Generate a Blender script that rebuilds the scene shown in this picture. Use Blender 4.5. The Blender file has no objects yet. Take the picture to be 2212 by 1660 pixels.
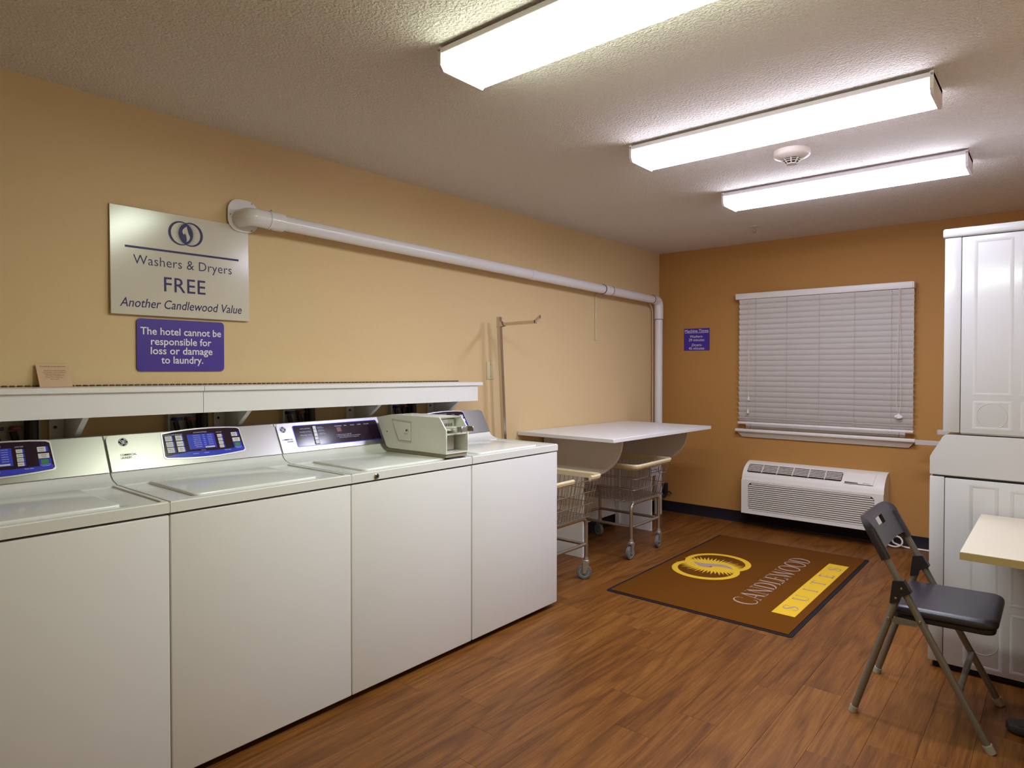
import bpy, bmesh, math, random
from mathutils import Vector, Matrix
random.seed(11)
scene = bpy.context.scene
col = scene.collection
V = Vector
# ------------------------------------------------------------------ camera, world, exposure
YAW, PITCH, ROLL = math.radians(40.191), math.radians(-0.921), math.radians(0.048)
Fw = V((-math.sin(YAW)*math.cos(PITCH), math.cos(YAW)*math.cos(PITCH), math.sin(PITCH)))
Rt = V((math.cos(YAW), math.sin(YAW), 0)); Up = Rt.cross(Fw)
Rt = Rt*math.cos(ROLL) + Up*math.sin(ROLL); Up = Rt.cross(Fw)
cam_d = bpy.data.cameras.new('camera'); cam = bpy.data.objects.new('camera', cam_d); col.objects.link(cam)
cam.matrix_world = Matrix(((Rt.x, Up.x, -Fw.x, 2.954), (Rt.y, Up.y, -Fw.y, -5.671), (Rt.z, Up.z, -Fw.z, 1.352), (0, 0, 0, 1)))
cam_d.sensor_width = 36; cam_d.lens = 1409.3/2212*36; cam_d.shift_y = -11.4/2212; cam_d.clip_start = 0.02
scene.camera = cam
w = bpy.data.worlds.new('night'); scene.world = w; w.use_nodes = True
w.node_tree.nodes['Background'].inputs[0].default_value = (0.01, 0.012, 0.02, 1)
w.node_tree.nodes['Background'].inputs[1].default_value = 0.3
vs = scene.view_settings
vs.view_transform = 'Standard'; vs.look = 'None'; vs.gamma = 1; vs.exposure = 0.0
try: vs.use_curve_mapping = False
except Exception: pass
LAMP = 33.0          # radiance of the ceiling lenses

# ------------------------------------------------------------------ materials
MATS = {}
def srgb(r, g, b):
    f = lambda c: c/12.92 if c <= .04045 else ((c+.055)/1.055)**2.4
    return (f(r/255), f(g/255), f(b/255), 1)
def mat(name, c, rough=.5, metal=0, spec=.5, emit=None, es=0, noise=0, nscale=20, bump=0, bscale=200, coat=0, alpha=None):
    m = bpy.data.materials.new(name); m.use_nodes = True
    nt = m.node_tree; b = nt.nodes['Principled BSDF']
    b.inputs['Base Color'].default_value = c; b.inputs['Roughness'].default_value = rough
    b.inputs['Metallic'].default_value = metal; b.inputs['Specular IOR Level'].default_value = spec
    if coat: b.inputs['Coat Weight'].default_value = coat; b.inputs['Coat Roughness'].default_value = .12
    if emit: b.inputs['Emission Color'].default_value = emit; b.inputs['Emission Strength'].default_value = es
    if noise or bump:
        tc = nt.nodes.new('ShaderNodeTexCoord')
    if noise:
        n = nt.nodes.new('ShaderNodeTexNoise'); n.inputs['Scale'].default_value = nscale; n.inputs['Detail'].default_value = 6
        nt.links.new(tc.outputs['Object'], n.inputs['Vector'])
        mx = nt.nodes.new('ShaderNodeMix'); mx.data_type = 'RGBA'
        mx.inputs[6].default_value = tuple(x*(1-noise) for x in c[:3])+(1,); mx.inputs[7].default_value = tuple(min(1, x*(1+noise)) for x in c[:3])+(1,)
        nt.links.new(n.outputs['Fac'], mx.inputs[0]); nt.links.new(mx.outputs[2], b.inputs['Base Color'])
    if bump:
        n2 = nt.nodes.new('ShaderNodeTexNoise'); n2.inputs['Scale'].default_value = bscale; n2.inputs['Detail'].default_value = 3
        nt.links.new(tc.outputs['Object'], n2.inputs['Vector'])
        bp = nt.nodes.new('ShaderNodeBump'); bp.inputs['Strength'].default_value = bump; bp.inputs['Distance'].default_value = .002
        nt.links.new(n2.outputs['Fac'], bp.inputs['Height']); nt.links.new(bp.outputs['Normal'], b.inputs['Normal'])
    MATS[name] = m
    return m
mat('wall_beige', srgb(212, 184, 138), .75, noise=.03, nscale=40, bump=.25, bscale=260)
mat('wall_ochre', srgb(174, 125, 62), .75, noise=.05, nscale=60, bump=.25, bscale=260)
mat('baseboard', srgb(24, 17, 25), .6, spec=.25)
mat('enamel', (.74, .735, .72, 1), .28, noise=.01, nscale=4, bump=.03, bscale=500)
mat('enamel_top', (.74, .745, .71, 1), .13, spec=.6, noise=.02, nscale=6)
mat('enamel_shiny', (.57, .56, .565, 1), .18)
mat('dark_gap', (.006, .005, .006, 1), .8)
mat('laminate', (.74, .725, .715, 1), .33, noise=.01, nscale=8)
mat('laminate_edge', (.62, .6, .55, 1), .45)
mat('white_plastic', (.72, .70, .68, 1), .4)
mat('white_gloss', (.76, .74, .75, 1), .16)
mat('pvc', (.74, .71, .72, 1), .25)
mat('cream_plastic', srgb(206, 190, 150), .45)
mat('rim_cream', srgb(222, 206, 168), .4, noise=.06, nscale=25)
mat('ptac_white', srgb(228, 220, 210), .42)
mat('blind_white', srgb(212, 204, 198), .45, noise=.02, nscale=30)
mat('blind_rail', srgb(226, 219, 214), .4)
mat('ladder', srgb(176, 162, 146), .7)
mat('trim_white', srgb(222, 214, 206), .4)
mat('chrome', (.62, .58, .53, 1), .22, 1)
mat('chrome_bright', (.82, .8, .78, 1), .12, 1)
mat('rail_chrome', (.85, .84, .84, 1), .3, .7)
mat('steel_wire', (.42, .36, .31, 1), .33, .9)
mat('steel_frame', (.48, .42, .36, 1), .3, .9)
mat('caster_steel', (.5, .48, .46, 1), .35, .8)
mat('grey_rubber', (.13, .125, .12, 1), .6)
mat('hub_grey', (.36, .35, .35, 1), .45)
mat('chair_paint', (.19, .17, .145, 1), .38, .35)
mat('chair_black', (.028, .024, .032, 1), .32, noise=.1, nscale=90)
mat('black_plastic', (.014, .012, .014, 1), .45)
mat('chair_foot', (.34, .31, .28, 1), .5)
mat('purple_sign', srgb(60, 34, 142), .45, noise=.06, nscale=200)
mat('sign_board', (.60, .555, .46, 1), .17, spec=.55)
mat('sign_ink', srgb(24, 16, 84), .4, spec=.3)
mat('sign_white', srgb(228, 222, 226), .5)
mat('card_paper', srgb(206, 174, 140), .8)
mat('card_ink', srgb(120, 92, 62), .8)
mat('panel_black', srgb(38, 18, 36), .12)
mat('panel_blue', srgb(50, 62, 190), .18)
mat('panel_btn', srgb(206, 204, 208), .3)
mat('panel_print', srgb(200, 205, 235), .4)
mat('btn_print', srgb(70, 70, 90), .5)
mat('led_green', srgb(8, 100, 34), .3, emit=(.02, .5, .08, 1), es=.06)
mat('led_red', srgb(84, 12, 14), .3, emit=(.5, .02, .02, 1), es=.05)
mat('badge_blue', srgb(34, 44, 110), .6, spec=.1)
mat('badge_black', srgb(22, 22, 22), .6, spec=.1)
mat('console_ink', srgb(38, 38, 40), .8, spec=.05)
mat('meter_enamel', (.73, .74, .65, 1), .22, spec=.6)
mat('meter_trim', (.5, .5, .41, 1), .4)
mat('meter_base', srgb(150, 142, 118), .6)
mat('mat_rubber', (.014, .011, .014, 1), .85, spec=.2)
mat('mat_yellow', srgb(222, 178, 34), .95, noise=.12, nscale=300, bump=.6, bscale=700)
mat('mat_grey', srgb(165, 140, 124), .95, noise=.1, nscale=300, bump=.6, bscale=700)
mat('mat_carpet', srgb(104, 60, 12), .98, spec=.1, noise=.28, nscale=420, bump=1.0, bscale=600)
mat('hinge', srgb(92, 64, 34), .4, .5)
mat('hose_black', (.015, .012, .02, 1), .5)
mat('valve_blue', srgb(30, 40, 110), .4)
mat('valve_red', srgb(120, 28, 24), .4)
mat('box_white', (.5, .48, .46, 1), .5)
mat('table_top', srgb(196, 186, 168), .4, noise=.015, nscale=50)
mat('table_edge', srgb(176, 156, 112), .5)
mat('vent_dark', srgb(44, 34, 30), .7)
mat('louver', srgb(226, 216, 204), .45)
mat('cord_white', srgb(222, 206, 192), .45)
mat('detector', srgb(205, 192, 178), .4)
mat('detector_dark', (.03, .02, .02, 1), .6)
mat('fixture_white', srgb(226, 218, 220), .4)
mat('screw_steel', (.3, .28, .25, 1), .35, .8)
mat('glass', (.02, .025, .03, 1), .05)
mat('subfloor', (.02, .012, .008, 1), .9)
mat('lens_1', (.8, .85, .75, 1), .4, emit=(.90, 1.02, .84, 1), es=LAMP)
mat('lens_1_side', (.8, .82, .8, 1), .4, emit=(.90, 1.02, .84, 1), es=LAMP*.30)
mat('lens_2', (.8, .8, .85, 1), .4, emit=(.94, .96, 1.20, 1), es=LAMP)
mat('lens_2_side', (.8, .82, .8, 1), .4, emit=(.94, .96, 1.20, 1), es=LAMP*.30)
mat('lens_3', (.8, .8, .85, 1), .4, emit=(.92, .97, 1.20, 1), es=LAMP)
mat('lens_3_side', (.8, .82, .8, 1), .4, emit=(.92, .97, 1.20, 1), es=LAMP*.30)
# brushed stainless
def silver(name, c):
    m = mat(name, c, .36, 1); nt = m.node_tree; b = nt.nodes['Principled BSDF']
    tc = nt.nodes.new('ShaderNodeTexCoord'); mp = nt.nodes.new('ShaderNodeMapping'); mp.inputs['Scale'].default_value = (600, 3, 600)
    n = nt.nodes.new('ShaderNodeTexNoise'); n.inputs['Scale'].default_value = 1; n.inputs['Detail'].default_value = 2
    nt.links.new(tc.outputs['Object'], mp.inputs['Vector']); nt.links.new(mp.outputs['Vector'], n.inputs['Vector'])
    r = nt.nodes.new('ShaderNodeMapRange'); r.inputs['To Min'].default_value = .26; r.inputs['To Max'].default_value = .38
    nt.links.new(n.outputs['Fac'], r.inputs['Value']); nt.links.new(r.outputs['Result'], b.inputs['Roughness'])
silver('brushed_silver', (.30, .287, .265, 1)); silver('brushed_silver_cool', (.46, .44, .46, 1))
# textured ceiling
def ceiling_mat():
    m = mat('ceiling_popcorn', srgb(235, 226, 215), .9); nt = m.node_tree; b = nt.nodes['Principled BSDF']
    tc = nt.nodes.new('ShaderNodeTexCoord')
    n1 = nt.nodes.new('ShaderNodeTexNoise'); n1.inputs['Scale'].default_value = 105; n1.inputs['Detail'].default_value = 3; n1.inputs['Roughness'].default_value = .55
    n2 = nt.nodes.new('ShaderNodeTexVoronoi'); n2.inputs['Scale'].default_value = 70; n2.feature = 'SMOOTH_F1'
    for n in (n1, n2): nt.links.new(tc.outputs['Object'], n.inputs['Vector'])
    rp = nt.nodes.new('ShaderNodeValToRGB'); rp.color_ramp.elements[0].position = .42; rp.color_ramp.elements[1].position = .66
    nt.links.new(n1.outputs['Fac'], rp.inputs['Fac'])
    ad = nt.nodes.new('ShaderNodeMath'); ad.operation = 'SUBTRACT'
    nt.links.new(rp.outputs['Color'], ad.inputs[0]); 
    ml = nt.nodes.new('ShaderNodeMath'); ml.operation = 'MULTIPLY'; ml.inputs[1].default_value = .6
    nt.links.new(n2.outputs['Distance'], ml.inputs[0]); nt.links.new(ml.outputs[0], ad.inputs[1])
    bp = nt.nodes.new('ShaderNodeBump'); bp.inputs['Strength'].default_value = 1.0; bp.inputs['Distance'].default_value = .005
    nt.links.new(ad.outputs[0], bp.inputs['Height']); nt.links.new(bp.outputs['Normal'], b.inputs['Normal'])
ceiling_mat()
# wood-look planks: grain runs along world Y, each plank shifted by its own random number
def plank_mat():
    m = mat('vinyl_plank', (.2, .1, .04, 1), .42, spec=.3); nt = m.node_tree; b = nt.nodes['Principled BSDF']; L = nt.links.new
    ge = nt.nodes.new('ShaderNodeNewGeometry'); oi = nt.nodes.new('ShaderNodeObjectInfo')
    sc = nt.nodes.new('ShaderNodeVectorMath'); sc.operation = 'SCALE'; sc.inputs['Scale'].default_value = 40
    cb = nt.nodes.new('ShaderNodeCombineXYZ'); L(oi.outputs['Random'], cb.inputs[0]); L(oi.outputs['Random'], cb.inputs[1]); L(cb.outputs[0], sc.inputs[0])
    ad = nt.nodes.new('ShaderNodeVectorMath'); ad.operation = 'ADD'; L(ge.outputs['Position'], ad.inputs[0]); L(sc.outputs[0], ad.inputs[1])
    def noise(scale, detail, rough=.5, dist=0):
        mp = nt.nodes.new('ShaderNodeMapping'); mp.inputs['Scale'].default_value = scale; L(ad.outputs[0], mp.inputs['Vector'])
        n = nt.nodes.new('ShaderNodeTexNoise'); n.inputs['Scale'].default_value = 1; n.inputs['Detail'].default_value = detail
        n.inputs['Roughness'].default_value = rough; n.inputs['Distortion'].default_value = dist; L(mp.outputs[0], n.inputs['Vector']); return n
    fine = noise((110, 5, 1), 6, .65); broad = noise((12, 1.1, 1), 3, .5, .6); 
    # cathedral figure: rings from a stretched smooth field
    fld = noise((6.5, .55, 1), 1, .4)
    rg = nt.nodes.new('ShaderNodeMath'); rg.operation = 'MULTIPLY'; rg.inputs[1].default_value = 52; L(fld.outputs['Fac'], rg.inputs[0])
    sn = nt.nodes.new('ShaderNodeMath'); sn.operation = 'SINE'; L(rg.outputs[0], sn.inputs[0])
    mr = nt.nodes.new('ShaderNodeMapRange'); mr.inputs['From Min'].default_value = -1; mr.inputs['From Max'].default_value = 1; L(sn.outputs[0], mr.inputs['Value'])
    pw = nt.nodes.new('ShaderNodeMath'); pw.operation = 'POWER'; pw.inputs[1].default_value = 3; L(mr.outputs[0], pw.inputs[0])
    def mul(a, k):
        n = nt.nodes.new('ShaderNodeMath'); n.operation = 'MULTIPLY'; n.inputs[1].default_value = k; L(a, n.inputs[0]); return n.outputs[0]
    def add(a, c):
        n = nt.nodes.new('ShaderNodeMath'); n.operation = 'ADD'; L(a, n.inputs[0]); L(c, n.inputs[1]); return n.outputs[0]
    tot = add(add(mul(fine.outputs['Fac'], .58), mul(broad.outputs['Fac'], .27)), add(mul(oi.outputs['Random'], .09), mul(pw.outputs[0], -.11)))
    rp = nt.nodes.new('ShaderNodeValToRGB'); e = rp.color_ramp.elements
    e[0].position = .26; e[0].color = srgb(82, 46, 16); e[1].position = .74; e[1].color = srgb(158, 106, 48)
    x = e.new(.47); x.color = srgb(118, 72, 27); x = e.new(.58); x.color = srgb(134, 86, 37)
    L(tot, rp.inputs['Fac']); L(rp.outputs['Color'], b.inputs['Base Color'])
    bp = nt.nodes.new('ShaderNodeBump'); bp.inputs['Strength'].default_value = .12; bp.inputs['Distance'].default_value = .001
    L(fine.outputs['Fac'], bp.inputs['Height']); L(bp.outputs['Normal'], b.inputs['Normal'])
plank_mat()

# ------------------------------------------------------------------ mesh helpers
class MB:
    def __init__(s): s.bm = bmesh.new()
    def face(s, pts):
        vs_ = [s.bm.verts.new(p) for p in pts]
        try: s.bm.faces.new(vs_)
        except ValueError: pass
        return s
    def box(s, lo, hi, bev=0, seg=2):
        t = bmesh.new(); bmesh.ops.create_cube(t, size=1)
        c = [(a+b)/2 for a, b in zip(lo, hi)]; d = [abs(b-a) for a, b in zip(lo, hi)]
        for v in t.verts: v.co = V((v.co.x*d[0]+c[0], v.co.y*d[1]+c[1], v.co.z*d[2]+c[2]))
        if bev: bmesh.ops.bevel(t, geom=list(t.edges), offset=min(bev, min(d)*.49), segments=seg, affect='EDGES', profile=.5)
        s.merge(t); return s
    def merge(s, t):
        vm = {v: s.bm.verts.new(v.co) for v in t.verts}
        for f in t.faces:
            try: s.bm.faces.new([vm[v] for v in f.verts])
            except ValueError: pass
        t.free()
    def prism(s, pts, ext):
        e = V(ext); a = [s.bm.verts.new(V(p)) for p in pts]; b = [s.bm.verts.new(V(p)+e) for p in pts]; n = len(a)
        s.bm.faces.new(a[::-1]); s.bm.faces.new(b)
        for i in range(n): s.bm.faces.new((a[i], a[(i+1) % n], b[(i+1) % n], b[i]))
        return s
    def ring(s, outer, inner, ext):
        e = V(ext); n = len(inner)
        o = [s.bm.verts.new(V(p)) for p in outer]; i_ = [s.bm.verts.new(V(p)) for p in inner]
        o2 = [s.bm.verts.new(V(p)+e) for p in outer]; i2 = [s.bm.verts.new(V(p)+e) for p in inner]
        for k in range(n):
            j = (k+1) % n
            for q in ((o[k], o[j], i_[j], i_[k]), (o2[k], i2[k], i2[j], o2[j]), (o[k], o2[k], o2[j], o[j]), (i_[k], i_[j], i2[j], i2[k])):
                s.bm.faces.new(q)
        bmesh.ops.remove_doubles(s.bm, verts=s.bm.verts, dist=1e-6); return s
    def cyl(s, p0, p1, r, seg=16, r2=None, cap=True):
        return s.tube([p0, p1], r, seg, r2=r2, cap=cap)
    def tube(s, pts, r, seg=8, closed=False, r2=None, cap=True):
        pts = [V(p) for p in pts]; n = len(pts); rings = []; nrm = None
        for i, p in enumerate(pts):
            if closed: t = (pts[(i+1) % n]-pts[i-1])
            else: t = (pts[min(i+1, n-1)]-pts[max(i-1, 0)])
            t.normalize()
            if nrm is None:
                nrm = t.orthogonal().normalized()
            else:
                nrm = (nrm - t*nrm.dot(t)); 
                nrm = nrm.normalized() if nrm.length > 1e-6 else t.orthogonal().normalized()
            bn = t.cross(nrm); rr = r if r2 is None else r+(r2-r)*i/(n-1)
            k = 1.0
            if 0 < i < n-1 or closed:
                a = (pts[i]-pts[i-1]).normalized(); k = 1/max(.5, a.dot(t))
            rings.append([s.bm.verts.new(p+(nrm*math.cos(6.28318*j/seg)+bn*math.sin(6.28318*j/seg))*rr*(k if k < 1.3 else 1.3)) for j in range(seg)])
        m = n if closed else n-1
        for i in range(m):
            A = rings[i]; B = rings[(i+1) % n]
            off = 0
            if closed and i == n-1:
                off = min(range(seg), key=lambda o: (A[0].co-B[o].co).length)
            for j in range(seg):
                s.bm.faces.new((A[j], A[(j+1) % seg], B[(j+1+off) % seg], B[(j+off) % seg]))
        if not closed and cap:
            s.bm.faces.new(rings[0][::-1]); s.bm.faces.new(rings[-1])
        return s
    def lathe(s, c, prof, seg=24, axis=(0, 0, 1)):
        ax = V(axis).normalized(); u = ax.orthogonal().normalized(); v = ax.cross(u); c = V(c); rings = []
        for r, h in prof:
            if r < 1e-6: rings.append([s.bm.verts.new(c+ax*h)])
            else: rings.append([s.bm.verts.new(c+ax*h+(u*math.cos(6.28318*j/seg)+v*math.sin(6.28318*j/seg))*r) for j in range(seg)])
        for A, B in zip(rings, rings[1:]):
            for j in range(seg):
                k = (j+1) % seg
                if len(A) == 1 and len(B) > 1: s.bm.faces.new((A[0], B[k], B[j]))
                elif len(B) == 1 and len(A) > 1: s.bm.faces.new((A[j], A[k], B[0]))
                elif len(A) > 1: s.bm.faces.new((A[j], A[k], B[k], B[j]))
        for R, flip in ((rings[0], True), (rings[-1], False)):
            if len(R) > 1: s.bm.faces.new(R[::-1] if flip else R)
        return s
def fillet(pts, r, n=5, closed=False):
    pts = [V(p) for p in pts]; out = []; N = len(pts)
    for i, p in enumerate(pts):
        if not closed and i in (0, N-1): out.append(p); continue
        a = pts[i-1]-p; b = pts[(i+1) % N]-p; d = min(r, a.length*.49, b.length*.49)
        A = p+a.normalized()*d; B = p+b.normalized()*d
        for k in range(n+1):
            t = k/n; out.append(A*(1-t)**2+p*2*t*(1-t)+B*t*t)
    return out
def rrect(w_, h_, r, n=5):
    """rounded rectangle (2d) anticlockwise from 0,0 to w,h; also the matching sharp corner for each point"""
    P, Q = [], []
    for cx, cy, a0, q in ((w_-r, r, -90, (w_, 0)), (w_-r, h_-r, 0, (w_, h_)), (r, h_-r, 90, (0, h_)), (r, r, 180, (0, 0))):
        for k in range(n+1):
            a = math.radians(a0+90*k/n); P.append((cx+r*math.cos(a), cy+r*math.sin(a))); Q.append(q)
    return P, Q
def loft(x0, y0, w_, h_, r, steps, n=6):
    """rounded slab: one rounded-rectangle ring for each (inset, z) step, capped at both ends"""
    mb = MB(); rings = []
    for ins, z in steps:
        P, Q = rrect(w_-2*ins, h_-2*ins, max(.002, r-ins), n); rings.append([mb.bm.verts.new((x0+ins+a_, y0+ins+b_, z)) for a_, b_ in P])
    m_ = len(rings[0])
    for A_, B_ in zip(rings, rings[1:]):
        for q in range(m_): mb.bm.faces.new((A_[q], A_[(q+1) % m_], B_[(q+1) % m_], B_[q]))
    mb.bm.faces.new(rings[0][::-1]); mb.bm.faces.new(rings[-1]); return mb
def cushion(z0, z1, rb, rt, n=5):
    out = []
    for k in range(n+1): a_ = math.pi/2*k/n; out.append((rb*(1-math.sin(a_)), z0+rb*(1-math.cos(a_))))
    for k in range(n+1): a_ = math.pi/2*k/n; out.append((rt*(1-math.cos(a_)), z1-rt*(1-math.sin(a_))))
    return out
ORG = {}
def org(o): return ORG.get(o.name, V((0, 0, 0))) if o else V((0, 0, 0))
def obj(name, mb, m, parent=None, smooth=True, recalc=True):
    me = bpy.data.meshes.new(name); bm = mb.bm
    if recalc: bmesh.ops.recalc_face_normals(bm, faces=bm.faces)
    o_ = org(parent)
    if o_.length: bmesh.ops.translate(bm, vec=-o_, verts=bm.verts)
    bm.to_mesh(me); bm.free(); me.materials.append(MATS[m])
    if smooth:
        me.polygons.foreach_set('use_smooth', [True]*len(me.polygons)); me.set_sharp_from_angle(angle=math.radians(38))
    o = bpy.data.objects.new(name, me); col.objects.link(o)
    if parent: o.parent = parent; ORG[o.name] = o_
    return o
def tag(o, label, cat, group=None):
    o['label'] = label; o['category'] = cat
    if group: o['group'] = group
    return o
def thing(name, loc, label, cat, group=None):
    o = bpy.data.objects.new(name, None); col.objects.link(o); o.location = loc; o.empty_display_size = .05; ORG[o.name] = V(loc)
    return tag(o, label, cat, group)
def structure(o): o['kind'] = 'structure'; return o
def B(lo, hi, bev=0, seg=2): return MB().box(lo, hi, bev, seg)

# text: built-in font turned to mesh, laid on a plane
_cap = {}
def glyphs(txt, offset=0, shear=0, space=1):
    cu = bpy.data.curves.new('t', 'FONT'); cu.body = txt; cu.size = 1; cu.offset = offset; cu.shear = shear; cu.space_character = space; cu.resolution_u = 3
    ob = bpy.data.objects.new('t', cu); col.objects.link(ob)
    dg = bpy.context.evaluated_depsgraph_get()
    me = bpy.data.meshes.new_from_object(ob.evaluated_get(dg))
    vs_ = [v.co.copy() for v in me.vertices]; fs = [tuple(p.vertices) for p in me.polygons]
    bpy.data.objects.remove(ob); bpy.data.curves.remove(cu); bpy.data.meshes.remove(me)
    return vs_, fs
def lay_text(mb, txt, at, xd, yd, cap, width=None, align='L', offset=0, shear=0, space=1, nrm_off=.0006):
    """at = baseline point (left / centre / right); cap = capital height; width = total width"""
    if 'H' not in _cap:
        hv, _ = glyphs('H'); _cap['H'] = max(v.y for v in hv)
    vs_, fs = glyphs(txt, offset, shear, space)
    if not vs_: return
    x0 = min(v.x for v in vs_); x1 = max(v.x for v in vs_); sy = cap/_cap['H']; sx = (width/(x1-x0)) if width else sy
    at = V(at); xd = V(xd).normalized(); yd = V(yd).normalized(); n = xd.cross(yd)
    ax = {'L': x0, 'C': (x0+x1)/2, 'R': x1}[align]
    nv = [mb.bm.verts.new(at+xd*((v.x-ax)*sx)+yd*(v.y*sy)+n*nrm_off) for v in vs_]
    for f in fs:
        try: mb.bm.faces.new([nv[i] for i in f])
        except ValueError: pass
def lettering(parent, m, lines, name='lettering', joined=False):
    if joined:
        mb = MB()
        for kw in lines: lay_text(mb, **kw)
        return obj(name, mb, m, parent, smooth=False, recalc=False)
    for kw in lines:
        mb = MB(); lay_text(mb, **kw); o = obj(name, mb, m, parent, smooth=False, recalc=False)
    return o
def poly2(mb, pts, at, xd, yd, off=.0006, s=1):
    at = V(at); xd = V(xd).normalized(); yd = V(yd).normalized(); n = xd.cross(yd)
    mb.face([at+xd*(x*s)+yd*(y*s)+n*off for x, y in pts])
def strip2(mb, L_, R_, at, xd, yd, off=.0006, s=1, closed=False):
    n = len(L_)
    for i in range(n if closed else n-1):
        j = (i+1) % n; poly2(mb, [L_[i], L_[j], R_[j], R_[i]], at, xd, yd, off, s)

# ------------------------------------------------------------------ room
RX, RY, RH = 3.40, -6.80, 2.44
structure(obj('ceiling', B((-.12, RY-.12, RH), (RX+.12, .12, RH+.1)), 'ceiling_popcorn'))
structure(obj('wall_left', B((-.12, RY, 0), (0, 0, RH)), 'wall_beige'))
structure(obj('wall_right', B((RX, RY, 0), (RX+.12, 0, RH)), 'wall_beige'))
structure(obj('wall_front', B((-.12, RY-.12, 0), (RX+.12, RY, RH)), 'wall_beige'))
WX0, WX1, WZ0, WZ1 = .83, 2.05, .828, 1.93
mb = MB()
mb.box((-.12, 0, 0), (WX0, .12, RH)); mb.box((WX1, 0, 0), (RX+.12, .12, RH)); mb.box((WX0, 0, 0), (WX1, .12, WZ0)); mb.box((WX0, 0, WZ1), (WX1, .12, RH))
structure(obj('wall_back', mb, 'wall_ochre'))
structure(obj('baseboard_back', MB().prism([(0, 0, 0), (0, -.012, 0), (0, -.006, .01), (0, -.004, .094), (0, 0, .097)], (RX, 0, 0)), 'baseboard'))
structure(obj('baseboard_left', MB().prism([(0, RY, 0), (.012, RY, 0), (.006, RY, .01), (.004, RY, .094), (0, RY, .097)], (0, -RY-.012, 0)), 'baseboard'))
structure(obj('baseboard_right', B((RX-.006, RY, 0), (RX, -.012, .097)), 'baseboard'))
floor = structure(obj('floor', B((-.12, RY-.12, -.05), (RX+.12, .12, -.005)), 'subfloor'))
PW, PL = .1515, 1.215
pm = bpy.data.meshes.new('plank')
t_ = MB().box((.0003, .0003, -.005), (PW-.0003, PL-.0003, 0), .0006, 1)
t_.bm.to_mesh(pm); t_.bm.free(); pm.materials.append(MATS['vinyl_plank'])
i = 0; x = 0.0; k = 0
while x < RX-.001:
    y = RY - random.uniform(.05, 1.15)
    while y < -.001:
        y0, y1 = max(y, RY), min(y+PL, 0)
        if y1-y0 > .01:
            p = bpy.data.objects.new('plank', pm); col.objects.link(p); p.parent = floor
            p.location = (x, y0, 0); p.scale = (min(PW, RX-x)/PW, (y1-y0)/PL, 1)
        y += PL
    x += PW

# window: frame, sash, pane, sill and apron
win = bpy.data.objects.new('window_1', None); col.objects.link(win); win.location = (WX0, 0, WZ0); ORG['window_1'] = V((WX0, 0, WZ0)); structure(win)
mb = MB()
for lo, hi in (((WX0, .012, WZ0), (WX0+.045, .115, WZ1)), ((WX1-.045, .012, WZ0), (WX1, .115, WZ1)), ((WX0+.045, .012, WZ1-.045), (WX1-.045, .115, WZ1)), ((WX0+.045, .012, WZ0), (WX1-.045, .115, WZ0+.06))):
    mb.box(lo, hi, .004, 1)
obj('window_frame', mb, 'trim_white', win)
obj('meeting_rail', B((WX0+.045, .05, 1.37), (WX1-.045, .09, 1.41), .004, 1), 'trim_white', win)
for z0, z1 in ((WZ0+.06, 1.37), (1.41, WZ1-.045)):
    obj('pane', B((WX0+.045, .066, z0), (WX1-.045, .072, z1)), 'glass', win)
obj('window_sill', B((.765, -.062, .803), (2.122, -.0005, .828), .006, 2), 'trim_white', win)
prof = [(0, .755), (-.016, .757), (-.019, .766), (-.024, .772), (-.026, .782), (-.034, .788), (-.040, .80), (-.044, .803), (0, .803)]
mb = MB(); L0, L1 = [], []
for y, z in prof:
    e = (.803-z)/.048
    L0.append((.772+.042*e, y, z)); L1.append((2.115-.042*e, y, z))
a = [mb.bm.verts.new(p) for p in L0]; b = [mb.bm.verts.new(p) for p in L1]
mb.bm.faces.new(a); mb.bm.faces.new(b[::-1])
for q in range(len(a)): mb.bm.faces.new((a[q], b[q], b[(q+1) % len(a)], a[(q+1) % len(a)]))
obj('sill_apron', mb, 'trim_white', win)

# ------------------------------------------------------------------ ceiling fixtures
def fixture(y, m, label):
    X0, X1, H2 = 1.335, 2.585, .108
    t = thing('ceiling_light', ((X0+X1)/2, y, RH), label, 'light fixture', 'fluorescent ceiling lights')
    obj('housing', B((X0, y-.085, 2.430), (X1, y+.085, RH), .002, 1).box((X0, y-H2, 2.410), (X1, y+H2, 2.430), .002, 1), 'fixture_white', t)
    pr = [(y-H2+.002, 2.410), (y-H2+.004, 2.372), (y-H2+.014, 2.358), (y-.05, 2.353), (y+.05, 2.353), (y+H2-.014, 2.358), (y+H2-.004, 2.372), (y+H2-.002, 2.410)]
    ln_ = obj('lens', MB().prism([(X0+.012, a_, b_) for a_, b_ in pr], (X1-X0-.024, 0, 0)), m, t)
    ln_.data.materials.append(MATS[m+'_side'])
    for p in ln_.data.polygons:
        if abs(p.normal.z) < .25 or p.normal.z > .9: p.material_index = 1
    for xa in (X0, X1-.012):
        q = [(y-H2-.003, 2.432), (y-H2-.003, 2.37), (y-H2+.012, 2.352), (y+H2-.012, 2.352), (y+H2+.003, 2.37), (y+H2+.003, 2.432)]
        e = obj('end_cap', MB().prism([(xa, a_, b_) for a_, b_ in q], (.012, 0, 0)), 'fixture_white', t)
        obj('screw', MB().cyl((xa+.006, y-H2-.003, 2.42), (xa+.006, y-H2-.006, 2.42), .004, 8), 'screw_steel', e)
    return t
fixture(-4.03, 'lens_1', 'long ceiling light with a greenish glow, nearest the camera and cut by the top edge')
fixture(-2.765, 'lens_2', 'long white ceiling light just before the round smoke detector')
fixture(-1.645, 'lens_3', 'long white ceiling light farthest away, nearest the window wall')
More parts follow.
